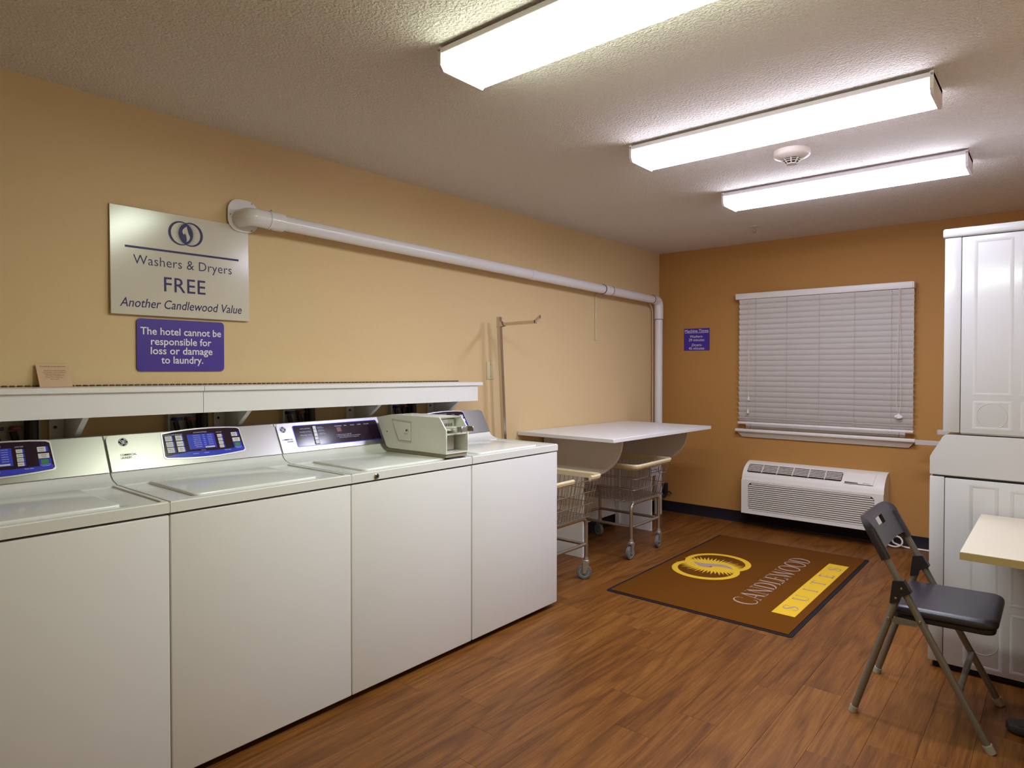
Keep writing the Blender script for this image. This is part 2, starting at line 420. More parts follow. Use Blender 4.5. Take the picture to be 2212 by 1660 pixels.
# smoke detector
t = thing('smoke_detector', (1.905, -2.262, RH), 'round off-white smoke detector between two ceiling lights', 'smoke detector')
c = (1.905, -2.262, RH)
obj('base', MB().lathe(c, [(.0, 0), (.086, 0), (.086, -.022), (.080, -.030), (.055, -.040), (.05, -.041), (.0, -.041)], 36), 'detector', t)
obj('chamber', MB().lathe(c, [(.0, -.0405), (.042, -.0405), (.03, -.058), (.0, -.058)], 24), 'detector_dark', t)
mb = MB()
for k in range(8):
    a_ = k*math.pi/4+.2; mb.tube([(c[0]+.046*math.cos(a_), c[1]+.046*math.sin(a_), RH-.040), (c[0]+.024*math.cos(a_), c[1]+.024*math.sin(a_), RH-.064)], .003, 6)
for r, h in ((.041, .046), (.034, .0535)):
    mb.tube([(c[0]+r*math.cos(q*.2618), c[1]+r*math.sin(q*.2618), RH-h) for q in range(24)], .0018, 5, closed=True)
mb.lathe((c[0], c[1], RH-.062), [(0, 0), (.025, 0), (.025, -.005), (0, -.006)], 20)
obj('cage', mb, 'detector', t)
t = thing('fire_sprinkler', (1.137, -.644, RH), 'small metal fire sprinkler head on ceiling near window wall', 'sprinkler')
c = (1.137, -.644, RH)
obj('escutcheon', MB().lathe(c, [(0, 0), (.036, 0), (.034, -.004), (.014, -.006), (0, -.006)], 24), 'detector', t)
mb = MB().cyl((c[0], c[1], RH-.006), (c[0], c[1], RH-.022), .008, 10)
for s_ in (-1, 1): mb.tube([(c[0]+s_*.006, c[1], RH-.02), (c[0]+s_*.011, c[1], RH-.032), (c[0]+s_*.003, c[1], RH-.046)], .0022, 6)
obj('frame', mb, 'chrome', t)
obj('deflector', MB().lathe((c[0], c[1], RH-.045), [(0, 0), (.014, 0), (.014, -.0018), (0, -.0018)], 16), 'chrome', t)

# ------------------------------------------------------------------ emblem: two interlocked rings, rays and a flame
FLAME = [(.08, .65), (-.10, .50), (-.22, .36), (-.275, .24), (-.28, .13), (-.24, .02), (-.16, -.10), (-.155, -.04), (-.115, .035), (-.04, -.05), (.02, -.14), (.07, -.27), (.085, -.40), (.065, -.53), (.01, -.67), (.14, -.60), (.24, -.50), (.31, -.36), (.33, -.24), (.30, -.12), (.22, .04), (.14, .18), (.085, .32), (.06, .46)]
def emblem(parent, inks, at, xd, yd, r, dx, thick, crescent, ray_w, ray_l, off=.0007):
    """r radius of each ring, dx half distance of the centres (in metres)"""
    k = dx/r; mb = MB()
    for s_ in (-1, 1):
        N = 56; O, I = [], []
        for q in range(N):
            a_ = 6.28318*q/N; O.append((s_*k+math.cos(a_), math.sin(a_)))
            ri = 1-thick; I.append((s_*k-s_*crescent+ri*math.cos(a_), ri*1.03*math.sin(a_)))
        strip2(mb, O, I, at, xd, yd, off, r, True)
    half = math.sqrt(1-k*k); N = 15; pl = []
    a0 = math.atan2(half, -k)            # right arc belongs to the left circle
    lens_r = [(-k+math.cos(t_), math.sin(t_)) for t_ in [(-1+2*q/N)*math.acos(k) for q in range(N+1)]]
    lens_l = [(-x_, y_) for x_, y_ in lens_r]
    strip2(mb, lens_l, lens_r, at, xd, yd, off+.0001, r)
    for sgn in (-1, 1):
        M = 20
        for q in range(M):
            th = (-.86+1.72*(q+.5)/M)*math.acos(k); bx, by = -k+math.cos(th), math.sin(th)
            px, py = sgn*bx, by; a_ = math.atan2(py*.9, sgn*(abs(bx)+.25)); dxx, dyy = math.cos(a_), math.sin(a_)
            L_ = ray_l*(1 if q % 2 else .78)
            poly2(mb, [(px-dyy*ray_w-dxx*.05, py+dxx*ray_w-dyy*.05), (px+dyy*ray_w-dxx*.05, py-dxx*ray_w-dyy*.05), (px+dxx*L_, py+dyy*L_)], at, xd, yd, off+.00005, r)
    e = obj('emblem', mb, inks[0], parent, smooth=False, recalc=False)
    mb = MB(); A_ = FLAME
    bm = mb.bm; n = V(xd).normalized().cross(V(yd).normalized())
    vs_ = [bm.verts.new(V(at)+V(xd).normalized()*(x_*r)+V(yd).normalized()*(y_*r)+n*(off+.0004)) for x_, y_ in A_]
    f = bm.faces.new(vs_); bmesh.ops.triangulate(bm, faces=[f])
    obj('flame', mb, inks[1], parent, smooth=False, recalc=False)

# ------------------------------------------------------------------ wall signs
YD, ZD, XD = (0, 1, 0), (0, 0, 1), (1, 0, 0)
t = thing('notice_sign', (.003, -4.41, 1.572), 'large off-white sign with emblem and the word FREE, above washers', 'sign')
obj('board', B((.001, -4.702, 1.572), (.008, -4.114, 2.018), .0015, 1), 'sign_board', t)
X = .008
emblem(t, ('sign_ink', 'sign_board'), (X, -4.402, 1.939), YD, ZD, .0525, .0215, .13, .085, .022, .30)
mb = MB(); poly2(mb, [(-4.647, 1.849), (-4.164, 1.849), (-4.164, 1.858), (-4.647, 1.858)], (X, 0, 0), YD, ZD, .0008); obj('rule', mb, 'sign_ink', t, False, False)
lettering(t, 'sign_ink', [
    dict(txt='Washers & Dryers', at=(X, -4.407, 1.784), xd=YD, yd=ZD, cap=.039, width=.418, align='C', offset=-.003, space=1.04),
    dict(txt='FREE', at=(X, -4.408, 1.680), xd=YD, yd=ZD, cap=.061, width=.176, align='C', offset=.004, space=1.06)])
lettering(t, 'sign_ink', [dict(txt='Another Candlewood Value', at=(X, -4.411, 1.605), xd=YD, yd=ZD, cap=.037, width=.516, align='C', offset=.004, shear=.24)])
t.location.x = .0118; t.rotation_euler = (0, -.02, 0)      # hangs with its lower edge a little off the wall
t = thing('notice_sign', (.003, -4.418, 1.338), 'purple rounded sign with four lines about loss or damage to laundry', 'sign')
P, Q = rrect(.37, .222, .016)
obj('board', MB().prism([(.001, -4.603+a_, 1.338+b_) for a_, b_ in P], (.006, 0, 0)), 'purple_sign', t)
X = .007
lettering(t, 'sign_white', [
    dict(txt='The hotel cannot be', at=(X, -4.418, 1.4935), xd=YD, yd=ZD, cap=.030, width=.342, align='C', offset=.012),
    dict(txt='responsible for', at=(X, -4.420, 1.4505), xd=YD, yd=ZD, cap=.030, width=.256, align='C', offset=.012),
    dict(txt='loss or damage', at=(X, -4.418, 1.4110), xd=YD, yd=ZD, cap=.030, width=.262, align='C', offset=.012),
    dict(txt='to laundry.', at=(X, -4.418, 1.3715), xd=YD, yd=ZD, cap=.030, width=.178, align='C', offset=.012)])
t = thing('notice_sign', (.382, -.003, 1.516), 'small purple sign of machine times on the brown wall', 'sign')
obj('board', B((.259, -.005, 1.517), (.506, -.001, 1.719), .001, 1), 'purple_sign', t)
Yp = -.005
lettering(t, 'sign_white', [
    dict(txt='Machine Times', at=(.382, Yp, 1.684), xd=XD, yd=ZD, cap=.026, width=.228, align='C', offset=0),
    dict(txt='Washers-', at=(.382, Yp, 1.634), xd=XD, yd=ZD, cap=.023, width=.126, align='C', offset=0, shear=.25),
    dict(txt='29 minutes', at=(.382, Yp, 1.602), xd=XD, yd=ZD, cap=.023, width=.15, align='C', offset=0),
    dict(txt='Dryers-', at=(.386, Yp, 1.556), xd=XD, yd=ZD, cap=.023, width=.1, align='C', offset=0, shear=.25),
    dict(txt='45 minutes', at=(.382, Yp, 1.525), xd=XD, yd=ZD, cap=.023, width=.15, align='C', offset=0)])
mb = MB(); poly2(mb, [(.268, 1.677), (.497, 1.677), (.497, 1.680), (.268, 1.680)], (0, Yp, 0), XD, ZD, .0008); obj('underline', mb, 'sign_white', t, False, False)

# ------------------------------------------------------------------ drain / vent pipe along the left wall
t = thing('vent_pipe', (.0, -4.14, 2.06), 'white plastic pipe running along the wall and down the corner', 'pipe')
zp = lambda y: 2.050 + (y+4.13)*(-.072/3.96)
PX, PR = .088, .0355
P, Q = rrect(.148, .15, .055, 7)
fl = obj('flange', MB().prism([(.0104, -4.215+a_, 1.988+b_) for a_, b_ in P], (.004, 0, 0)), 'white_gloss', t)
for yy, zz in ((-4.203, 2.062), (-4.10, 2.000), (-4.10, 2.128)):
    obj('screw', MB().cyl((.0144, yy, zz), (.0166, yy, zz), .004, 8), 'screw_steel', fl)
obj('elbow', MB().tube(fillet([(.0144, -4.152, zp(-4.15)), (PX, -4.152, zp(-4.15)), (PX, -4.02, zp(-4.02))], .075, 8), .041, 24), 'white_gloss', t)
obj('collar', MB().cyl((PX, -4.06, zp(-4.06)), (PX, -3.985, zp(-3.985)), .0435, 24), 'white_gloss', t)
for dz in (.044, -.044): obj('screw', MB().cyl((PX+.01, -4.048, zp(-4.048)+dz*.9), (PX+.01, -4.048, zp(-4.048)+dz*1.08), .004, 8), 'screw_steel', t)
obj('pipe_run', MB().tube([(PX, -3.99, zp(-3.99)), (PX, -2.06, zp(-2.06)), (PX, -.26, zp(-.26))], PR, 24), 'pvc', t)
obj('coupling', MB().cyl((PX, -2.09, zp(-2.09)), (PX, -2.03, zp(-2.03)), PR+.0022, 24), 'pvc', t)
obj('coupling', MB().cyl((PX, -1.13, zp(-1.13)), (PX, -1.02, zp(-1.02)), PR+.004, 24), 'pvc', t)
for yy in (-1.135, -1.016, -.30):
    obj('seal', MB().cyl((PX, yy-.004, zp(yy)), (PX, yy+.004, zp(yy)), PR+.0048, 24), 'grey_rubber', t)
zc = zp(-.17)
obj('elbow', MB().tube(fillet([(PX, -.30, zp(-.30)), (PX, -.172, zc), (PX, -.172, zc-.17)], .075, 8), .0405, 24), 'pvc', t)
obj('seal', MB().cyl((PX, -.172, zc-.176), (PX, -.172, zc-.168), PR+.0045, 24), 'grey_rubber', t)
obj('pipe_drop', MB().cyl((PX, -.172, zc-.16), (PX, -.172, 0), PR, 24), 'pvc', t)
tag(obj('thin_cable', MB().tube(fillet([(.045, -.26, zp(-.26)-.034), (.02, -.166, 1.90), (.02, -.158, 1.4), (.03, -.175, 1.1), (.02, -.16, .6), (.012, -.16, .10)], .1), .005, 6), 'cord_white'), 'thin white cable hanging beside the corner pipe', 'cable')
tag(obj('cable_raceway', B((0, -1.124, 1.582), (.013, -1.10, zp(-1.1)-.03), .003, 1), 'cream_plastic'), 'narrow beige raceway strip on wall under the pipe', 'raceway')
t = thing('blank_cover_plate', (0, -2.404, 1.276), 'cream blank cover plate on wall behind the cart pole', 'wall plate')
pl = obj('plate', B((0, -2.440, 1.277), (.006, -2.368, 1.395), .002, 2), 'cream_plastic', t)
for zz in (1.297, 1.375): obj('screw', MB().cyl((.006, -2.404, zz), (.0075, -2.404, zz), .003, 8), 'screw_steel', t)

# ------------------------------------------------------------------ shelf over the washers
zt = lambda y: 1.281 + (y+5.11)*(-.014/2.364)
ab = lambda y: 1.172 + (y+5.11)*(-.017/2.33)
t = thing('laundry_shelf', (0, -4.2, 1.26), 'long white wall shelf with apron above the row of washers', 'shelf')
for y0, y1 in ((-5.75, -4.4355), (-4.4335, -2.746)):
    obj('shelf_board', MB().prism([(.004, y0, zt(y0)), (.25, y0, zt(y0)), (.25, y0, zt(y0)-.0185), (.004, y0, zt(y0)-.0185)], (0, y1-y0, zt(y1)-zt(y0))), 'laminate', t)
    y1a = y1 if y1 < -4 else -2.779
    mb = MB(); vv = []
    for yy in (y0, y1a): vv.append([mb.bm.verts.new(p) for p in ((.22, yy, zt(yy)-.0187), (.239, yy, zt(yy)-.0187), (.239, yy, ab(yy)), (.22, yy, ab(yy)))])
    a, b = vv; mb.bm.faces.new(a); mb.bm.faces.new(b[::-1])
    for q in range(4): mb.bm.faces.new((a[q], b[q], b[(q+1) % 4], a[(q+1) % 4]))
    obj('apron', mb, 'laminate', t)
mb = MB(); y = -5.74; kk = 0
while y < -2.725:
    mb.box((.004, y, zt(y)), (.013, y+.017, zt(y)+.006), .0015, 1); y += .0235
obj('hinge', mb, 'hinge', t)
for yy in (-4.865, -4.235, -3.517, -2.93):
    mb = MB().prism([(.002, yy, ab(yy)+.09), (.002, yy, 1.025), (.03, yy, 1.025), (.218, yy, ab(yy)-.005), (.218, yy, ab(yy)+.09)], (0, .02, 0))
    br = obj('bracket', mb, 'laminate', t)
    obj('mounting_strip', B((.001, yy-.05, 1.025), (.012, yy-.0005, ab(yy)+.09), .001, 1), 'laminate', br)
    obj('screw', MB().cyl((.012, yy-.03, 1.125), (.015, yy-.03, 1.125), .006, 8), 'hose_black', br)
tc_ = thing('notice_card', (.03, -4.899, 1.281), 'small tan printed card standing on shelf against the wall', 'card')
cx = lambda z: .034-(z-1.281)*.30
cz0, cz1 = zt(-4.9)+.0005, 1.366
mb = MB().prism([(cx(cz0), -4.948, cz0), (cx(cz0), -4.842, cz0), (cx(cz1), -4.852, cz1), (cx(cz1), -4.956, cz1)], (.0008, 0, .0003))
obj('card', mb, 'card_paper', tc_)
up_ = V((cx(cz1)-cx(cz0), 0, cz1-cz0)).normalized(); base = V((cx(cz0)+.0008, 0, cz0+.0003))
ln = []
for k, (s_, wd) in enumerate((('Should you need to replace', .070), ('any towels, or linens between', .076), ('weekly housekeeping visits,', .070), ('you may exchange them', .062), ('at the Front Desk for a', .060), ('fresh supply.', .030))):
    p = base+up_*(.0625-k*.0068); ln.append(dict(txt=s_, at=(p.x, -4.8985-.0005*k+.003, p.z), xd=YD, yd=up_, cap=.0034, width=wd, align='C'))
p = base+up_*.078; ln.append(dict(txt='Towel & Linen Service', at=(p.x, -4.902, p.z), xd=YD, yd=up_, cap=.0042, width=.084, align='C', offset=.01))
lettering(tc_, 'card_ink', ln)

# ------------------------------------------------------------------ laundry outlet boxes on the wall behind the washers
for k, (yc, lab) in enumerate(((-5.03, 'leftmost of four washer outlet boxes with hoses, by the left edge'), (-4.405, 'washer outlet box with blue handle above the control panel in the second washer'),
        (-3.865, 'washer outlet box with hoses above the black panel of the coin washer'), (-3.19, 'rightmost washer outlet box with hoses, above the coin meter'))):
    t = thing('outlet_box', (0, yc, .98), lab, 'outlet box', 'washer outlet boxes behind the washers')
    mb = MB()
    for lo, hi in (((.0, yc-.085, .985), (.03, yc-.078, 1.215)), ((.0, yc+.078, .985), (.03, yc+.085, 1.215)), ((.0, yc-.078, 1.208), (.03, yc+.078, 1.215)), ((.0, yc-.078, .985), (.03, yc+.078, .992))): mb.box(lo, hi)
    mb.box((.001, yc-.078, .992), (.005, yc+.078, 1.208))
    obj('box', mb, 'box_white', t)
    for s_, m_ in ((-.055, 'valve_blue'), (.0, 'valve_red')):
        obj('valve', MB().cyl((.005, yc+s_, 1.13), (.045, yc+s_, 1.13), .009, 10).box((.04, yc+s_-.006, 1.126), (.05, yc+s_+.024, 1.138), .002, 1), m_, t)
        obj('supply_hose', MB().tube(fillet([(.03, yc+s_, 1.12), (.035, yc+s_+.01, 1.07), (.06, yc+s_+.03, .98), (.07, yc+s_+.02, .75)], .05), .012, 8), 'hose_black', t)
    obj('drain_hose', MB().tube(fillet([(.03, yc+.05, 1.02), (.032, yc+.05, 1.175), (.06, yc+.052, 1.175), (.075, yc+.055, .75)], .03, 6), .017, 10), 'hose_black', t)

# ------------------------------------------------------------------ washers
WW = .6965
Bc = V((.2615, 0, .964)); Vd = V((-.483, 0, .8755)); Nd = V((.8755, 0, .483))
def cpt(root, u, v, d=0):
    q = Bc+Vd*v+Nd*d; return V((q.x, root.location.y+u, q.z))
def badge(parent, root, u, v, r, m_dark):
    """round monogram badge: dark disc, pale ring and curling script strokes"""
    N = 32; mb = MB()
    poly2(mb, [(r*math.cos(6.28318*q/N), r*math.sin(6.28318*q/N)) for q in range(N)], cpt(root, u, v), YD, Vd, .0019)
    d = obj('badge', mb, m_dark, parent, False, False)
    mb = MB(); c0 = cpt(root, u, v)
    def arc(cx_, cy_, rr, a0, a1, w_, n=14):
        L_, R_ = [], []
        for q in range(n+1):
            a_ = math.radians(a0+(a1-a0)*q/n); L_.append((cx_+(rr+w_)*math.cos(a_), cy_+(rr+w_)*math.sin(a_))); R_.append((cx_+(rr-w_)*math.cos(a_), cy_+(rr-w_)*math.sin(a_)))
        strip2(mb, L_, R_, c0, YD, Vd, .0024, r)
    for k in range(4):
        arc(0, 0, .84, k*90+12, k*90+62, .055); b_ = math.radians(k*90+66); arc(.72*math.cos(b_), .72*math.sin(b_), .13, k*90-60, k*90+150, .05)
    arc(-.22, .12, .26, 30, 330, .07); arc(-.12, -.22, .24, -160, 60, .07); arc(-.02, .05, .12, 0, 240, .05)
    arc(.26, .2, .2, 20, 290, .07); arc(.26, -.2, .24, 80, 360-40, .07); arc(.42, .02, .12, -180, 60, .05)
    return obj('monogram', mb, 'sign_white', parent, False, False)
def chip(mb, root, u0, v0, u1, v1, d0, d1):
    p = [(u0, v0), (u1, v0), (u1, v1), (u0, v1)]
    mb.prism([cpt(root, a_, b_, d0) for a_, b_ in p], Nd*(d1-d0))
def washer(y0, label, kind):
    t = thing('washing_machine', (0, y0, 0), label, 'washer', 'row of top-loading washers')
    obj('cabinet', B((.13, y0+.004, .03), (.735, y0+WW-.004, .884), .006, 2), 'enamel', t)
    obj('front_panel', B((.737, y0+.001, .028), (.774, y0+WW-.001, .881), .004, 3), 'enamel', t)
    for a_ in (.17, .68):
        for b_ in (.06, WW-.06):
            obj('foot', MB().lathe((a_, y0+b_, 0), [(0, 0), (.022, 0), (.022, .012), (.008, .014), (.008, .032), (0, .032)], 12), 'black_plastic', t)
    obj('underside_shade', B((.15, y0+.01, .004), (.70, y0+WW-.01, .03)), 'dark_gap', t)  # near-black block stands in for the shade in the gap under the washer
    # worktop with raised rim, lid, finger notch
    P, Q = rrect(.452, WW-.030, .022, 4)
    xq = {True: .778, False: .13}; yq_ = {True: y0+WW-.0005, False: y0+.0005}
    mb = MB().ring([(xq[q[0] > 0], yq_[q[1] > 0], .8885) for q in Q], [(.314+a_, y0+.015+b_, .8885) for a_, b_ in P], (0, 0, .0365))
    bmesh.ops.bevel(mb.bm, geom=[e for e in mb.bm.edges if all(v.co.z > .92 for v in e.verts) and (all(abs(v.co.x-.778) < 1e-4 for v in e.verts) or all(abs(v.co.y-yq_[True]) < 1e-4 for v in e.verts) or all(abs(v.co.y-yq_[False]) < 1e-4 for v in e.verts))], offset=.004, segments=3, affect='EDGES')
    obj('worktop', mb, 'enamel_top', t)
    obj('deck', B((.3142, y0+.0152, .90), (.7658, y0+WW-.0152, .9195), .0), 'enamel_top', t)
    mb = loft(.335, y0+.098, .395, .475, .022, [(0, .9197), (0, .9245), (.0008, .9265), (.0028, .9282), (.006, .9288)], 5)
    lid = obj('lid', mb, 'enamel_top', t)
    obj('finger_notch', MB().prism([(.70, y0+.577, .9197), (.725, y0+.577, .9197), (.722, y0+.60, .9197), (.705, y0+.598, .9197)], (0, 0, .0004)), 'box_white', t)
    # console
    pr = [(.135, .918), (.135, 1.085), (.150, 1.093), (.181, 1.093), (.2575, .9615), (.268, .947), (.285, .936), (.312, .929), (.330, .9235), (.330, .918)]
    obj('console_housing', MB().prism([(a_, y0+.002, b_) for a_, b_ in pr], (0, WW-.004, 0)), 'enamel_top', t)
    U0, U1 = .004, WW-.004; Wd = U1-U0; Hd = .1475; r = .02
    out = [(U0, 0), (U1, 0)]
    for k in range(7): a_ = math.radians(15*k); out.append((U1-r+r*math.cos(a_), Hd-r+r*math.sin(a_)))
    for k in range(7): a_ = math.radians(90+15*k); out.append((U0+r+r*math.cos(a_), Hd-r+r*math.sin(a_)))
    con = obj('console', MB().prism([cpt(t, a_, b_, -.003) for a_, b_ in out], Nd*.0045), 'brushed_silver_cool' if kind == 'coin' else 'brushed_silver', t)
    D = .0015
    if kind != 'coin':
        top = [(.206, .136), (.25, .1425), (.303, .1465), (.355, .1485), (.406, .1485), (.465, .1465), (.512, .1425), (.522, .136)]
        bot = [(.527, .043), (.52, .036), (.465, .0305), (.408, .0265), (.36, .0255), (.31, .0265), (.25, .0305), (.207, .034), (.199, .041)]
        oc = top+bot; cxm = sum(p[0] for p in oc)/len(oc); cym = .088
        big = [(cxm+(a_-cxm)*1.028, cym+(b_-cym)*1.10) for a_, b_ in oc]
        con_b = obj('bezel', MB().prism([cpt(t, a_, b_, D) for a_, b_ in big], Nd*.002), 'brushed_silver_cool', t)
        pan = obj('control_panel', MB().prism([cpt(t, a_, b_, D+.001) for a_, b_ in oc], Nd*.0022), 'panel_black', t); D2 = D+.0032
        lo_ = [(a_, b_+.0012) for a_, b_ in bot[1:-1]][::-1]
        mb = MB(); mb.prism([cpt(t, a_, b_, D2) for a_, b_ in [(.205, .0375)]+lo_+[(.5235, .0425), (.5235, .052), (.40, .0475), (.30, .0515), (.235, .044)]], Nd*.0003)
        obj('blue_band', mb, 'panel_blue', pan)
        mb = MB(); chip(mb, t, .298, .060, .410, .126, D2, D2+.0004); scr = obj('program_chart', mb, 'panel_blue', pan)
        for u_ in (.212, .252):
            for v_ in (.104, .0785, .0535):
                mb = MB(); chip(mb, t, u_+.0255, v_, u_+.030, v_+.0215, D2, D2+.0006); obj('button_tab', mb, 'panel_blue', pan)
                mb = MB(); chip(mb, t, u_, v_, u_+.0255, v_+.0215, D2, D2+.0012); obj('button', mb, 'panel_btn', pan)
        for v_ in (.1055, .0885, .0725, .0565):
            mb = MB(); chip(mb, t, .4405, v_, .4455, v_+.0135, D2, D2+.0006); obj('button_tab', mb, 'panel_blue', pan)
            mb = MB(); chip(mb, t, .422, v_, .4405, v_+.0135, D2, D2+.0012); obj('button', mb, 'panel_btn', pan)
        mb = MB(); chip(mb, t, .508, .1035, .5155, .1225, D2, D2+.0006); chip(mb, t, .483, .050, .5195, .0765, D2, D2+.0004); obj('display_backing', mb, 'panel_blue', pan)
        mb = MB(); chip(mb, t, .483, .1035, .508, .1225, D2, D2+.0012); obj('button', mb, 'panel_btn', pan)
        mb = MB(); chip(mb, t, .483, .0785, .5155, .0970, D2, D2+.0012); obj('button', mb, 'panel_btn', pan)
        mb = MB(); chip(mb, t, .489, .0575, .511, .0735, D2+.0004, D2+.0009); obj('time_display', mb, 'led_green', pan)
        mb = MB(); chip(mb, t, .363, .0625, .402, .0685, D2+.0004, D2+.0008); obj('chart_box', mb, 'panel_btn', pan)
        def T(s_, u_, v_, cap, wd=None, al='L', d=0): return dict(txt=s_, at=cpt(t, u_, v_, D2+d), xd=YD, yd=Vd, cap=cap, width=wd, align=al)
        ln = [T('CLOTHES CARE SELECTION', .209, .1285, .0042, .072), T('AUTOMATIC SETTINGS', .354, .1315, .0045, .056, 'C'), T('LOAD SIZE', .4325, .1265, .0042, .024, 'C'),
              T('STATUS', .352, .0515, .0036, .018, 'C'), T('WASHING', .318, .0385, .0034, .024, 'C'), T('RINSING', .362, .0385, .0034, .020, 'C'), T('FINAL SPIN', .452, .0425, .0036, .026, 'C'),
              T('ESTIMATED TIME', .501, .0525, .0026, .030, 'C', .0005), T('REMAINING', .501, .0482, .0026, .022, 'C', .0003)]
        for k, (a_, b_, c_) in enumerate((('CLOTHES CARE CYCLE', 'TEMP', 'AGITATION'), ('WHITE COTTONS', 'HOT', 'NORMAL'), ('COLORED COTTONS', 'WARM', 'NORMAL'), ('BRIGHT COLORS', 'COLD', 'NORMAL'), ('PERMANENT PRESS', 'WARM', 'GENTLE'), ('DELICATES', 'COLD', 'GENTLE'), ('SPIN ONLY', '', ''))):
            v_ = .1185-k*.0086
            ln.append(T(a_, .351, v_, .0036, None if k == 6 else .030, 'R', .0005))
            if b_: ln += [T(b_, .365, v_, .0034, .010, 'C', .0005), T(c_, .390, v_, .0034, .020, 'C', .0005)]
        lettering(pan, 'panel_print', ln, 'panel_print', True)['kind'] = 'stuff'
        bl = []
        for (u_, v_), (a_, b_) in zip([(u_, v_) for u_ in (.212, .252) for v_ in (.104, .0785, .0535)], (('WHITE', 'COTTONS'), ('COLORED', 'COTTONS'), ('BRIGHT', 'COLORS'), ('PERM', 'PRESS'), ('DELICATES', ''), ('SPIN', 'ONLY'))):
            bl.append(T(a_, u_+.0128, v_+(.012 if b_ else .008), .0042, min(.02, .0032*len(a_)), 'C', .0013))
            if b_: bl.append(T(b_, u_+.0128, v_+.0045, .0042, min(.02, .0032*len(b_)), 'C', .0013))
        for v_, a_ in zip((.1055, .0885, .0725, .0565), ('EXTRA LARGE', 'LARGE', 'MEDIUM', 'SMALL')): bl.append(T(a_, .4312, v_+.0048, .0036, .012, 'C', .0013))
        bl += [T('START', .4955, .113, .005, .017, 'C', .0013), T('PAUSE', .4955, .106, .0036, .012, 'C', .0013), T('STOP', .4995, .088, .005, .015, 'C', .0013), T('CANCEL', .4995, .0815, .0036, .014, 'C', .0013)]
        lettering(pan, 'btn_print', bl, 'button_print', True)['kind'] = 'stuff'
        badge(t, t, .0605, .1175, .0165, 'badge_black')
        lettering(t, 'console_ink', [dict(txt='COMMERCIAL', at=cpt(t, .042, .0605, D), xd=YD, yd=Vd, cap=.0080, width=.057, offset=.02), dict(txt='LAUNDRY', at=cpt(t, .042, .0485, D), xd=YD, yd=Vd, cap=.0080, width=.040, offset=.02)])
    else:
        P, Q = rrect(.487, .110, .008, 4)
        mb = MB().prism([cpt(t, .083+a_, .0225+b_, D) for a_, b_ in P], Nd*.0012); obj('panel_border', mb, 'panel_blue', t)
        P, Q = rrect(.479, .103, .006, 4)
        pan = obj('control_panel', MB().prism([cpt(t, .087+a_, .026+b_, D+.0012) for a_, b_ in P], Nd*.0008), 'panel_black', t); D2 = D+.002
        mb = MB(); mb.prism([cpt(t, a_, b_, D2) for a_, b_ in ((.176, .028), (.203, .028), (.205, .126), (.183, .126))], Nd*.0006); obj('button_well', mb, 'dark_gap', pan)
        for k in range(5):
            v_ = .031+k*.0185; sk = .0012*k
            mb = MB(); mb.prism([cpt(t, a_, b_, D2+.0006) for a_, b_ in ((.180+sk, v_), (.1995+sk*.4, v_), (.200+sk*.5, v_+.0165), (.1812+sk, v_+.0165))], Nd*(.004 if k > 1 else .0025)); obj('button', mb, 'panel_btn', pan)
        mb = MB(); chip(mb, t, .318, .083, .343, .107, D2, D2+.0004); obj('time_display', mb, 'led_red', pan)
        def T(s_, u_, v_, cap, wd=None, al='L', d=0): return dict(txt=s_, at=cpt(t, u_, v_, D2+d), xd=YD, yd=Vd, cap=cap, width=wd, align=al)
        ln = [T('WHITE COTTONS', .172, .110, .0052, .054, 'R'), T('COLORED COTTONS', .172, .0935, .0052, .060, 'R'), T('PERMANENT PRESS', .172, .0765, .0052, .060, 'R'),
              T('HOT WASH', .211, .1135, .004, .026), T('NORMAL AGIT', .211, .108, .004, .036), T('WARM WASH', .212, .0975, .004, .030), T('NORMAL AGIT', .212, .092, .004, .036), T('WARM WASH', .213, .0815, .004, .030), T('NORMAL AGIT', .213, .076, .004, .036),
              T('TIME REMAINING', .330, .111, .0048, .042, 'C'), T('FILL', .373, .111, .0048, .016, 'C'), T('WASHING', .414, .111, .0048, .026, 'C'), T('RINSE', .456, .111, .0048, .020, 'C'), T('FINAL SPIN', .500, .111, .0048, .030, 'C'),
              T('1.  Read instructions under lid.', .308, .0645, .0046, .085), T('2.  For your safety, washer will not run with lid open.', .308, .0565, .0046, .140), T('Lid is to be closed to start or continue cycle.', .318, .0485, .0046, .118)]
        lettering(pan, 'panel_print', ln, 'panel_print', True)['kind'] = 'stuff'
        badge(t, t, .033, .1165, .0150, 'badge_blue')
        lettering(t, 'console_ink', [dict(txt='COMMERCIAL', at=cpt(t, .071, .062, D), xd=YD, yd=Vd, cap=.0070, width=.056, align='R', offset=.015), dict(txt='WASHER', at=cpt(t, .071, .0505, D), xd=YD, yd=Vd, cap=.0070, width=.034, align='R', offset=.015)])
        # key lock on the worktop edge
        lk = obj('lock', MB().lathe((.778, y0+.122, .903), [(0, -.004), (.0125, -.004), (.0125, .004), (.0095, .007), (0, .007)], 20, (1, 0, 0)), 'chrome', t)
        obj('keyhole', MB().lathe((.785, y0+.122, .903), [(0, 0), (.0055, 0), (.0055, .0012), (0, .0012)], 14, (1, 0, 0)), 'black_plastic', lk)
        # coin meter case bolted on the right of the worktop
        ya, yb = y0+.543, y0+.693
        full = [(.243, 1.098), (.355, 1.117), (.712, 1.119), (.758, 1.060), (.758, .948), (.345, .948), (.322, .956)]
        mb = MB().prism([(a_, ya, b_) for a_, b_ in full], (0, .006, 0)).prism([(a_, yb-.006, b_) for a_, b_ in full], (0, .006, 0))
        mb.prism([(a_, ya+.006, b_) for a_, b_ in ((.243, 1.098), (.355, 1.117), (.712, 1.119), (.706, 1.112), (.655, 1.112), (.655, .954), (.758, .954), (.758, .948), (.345, .948), (.322, .956))], (0, yb-ya-.012, 0))
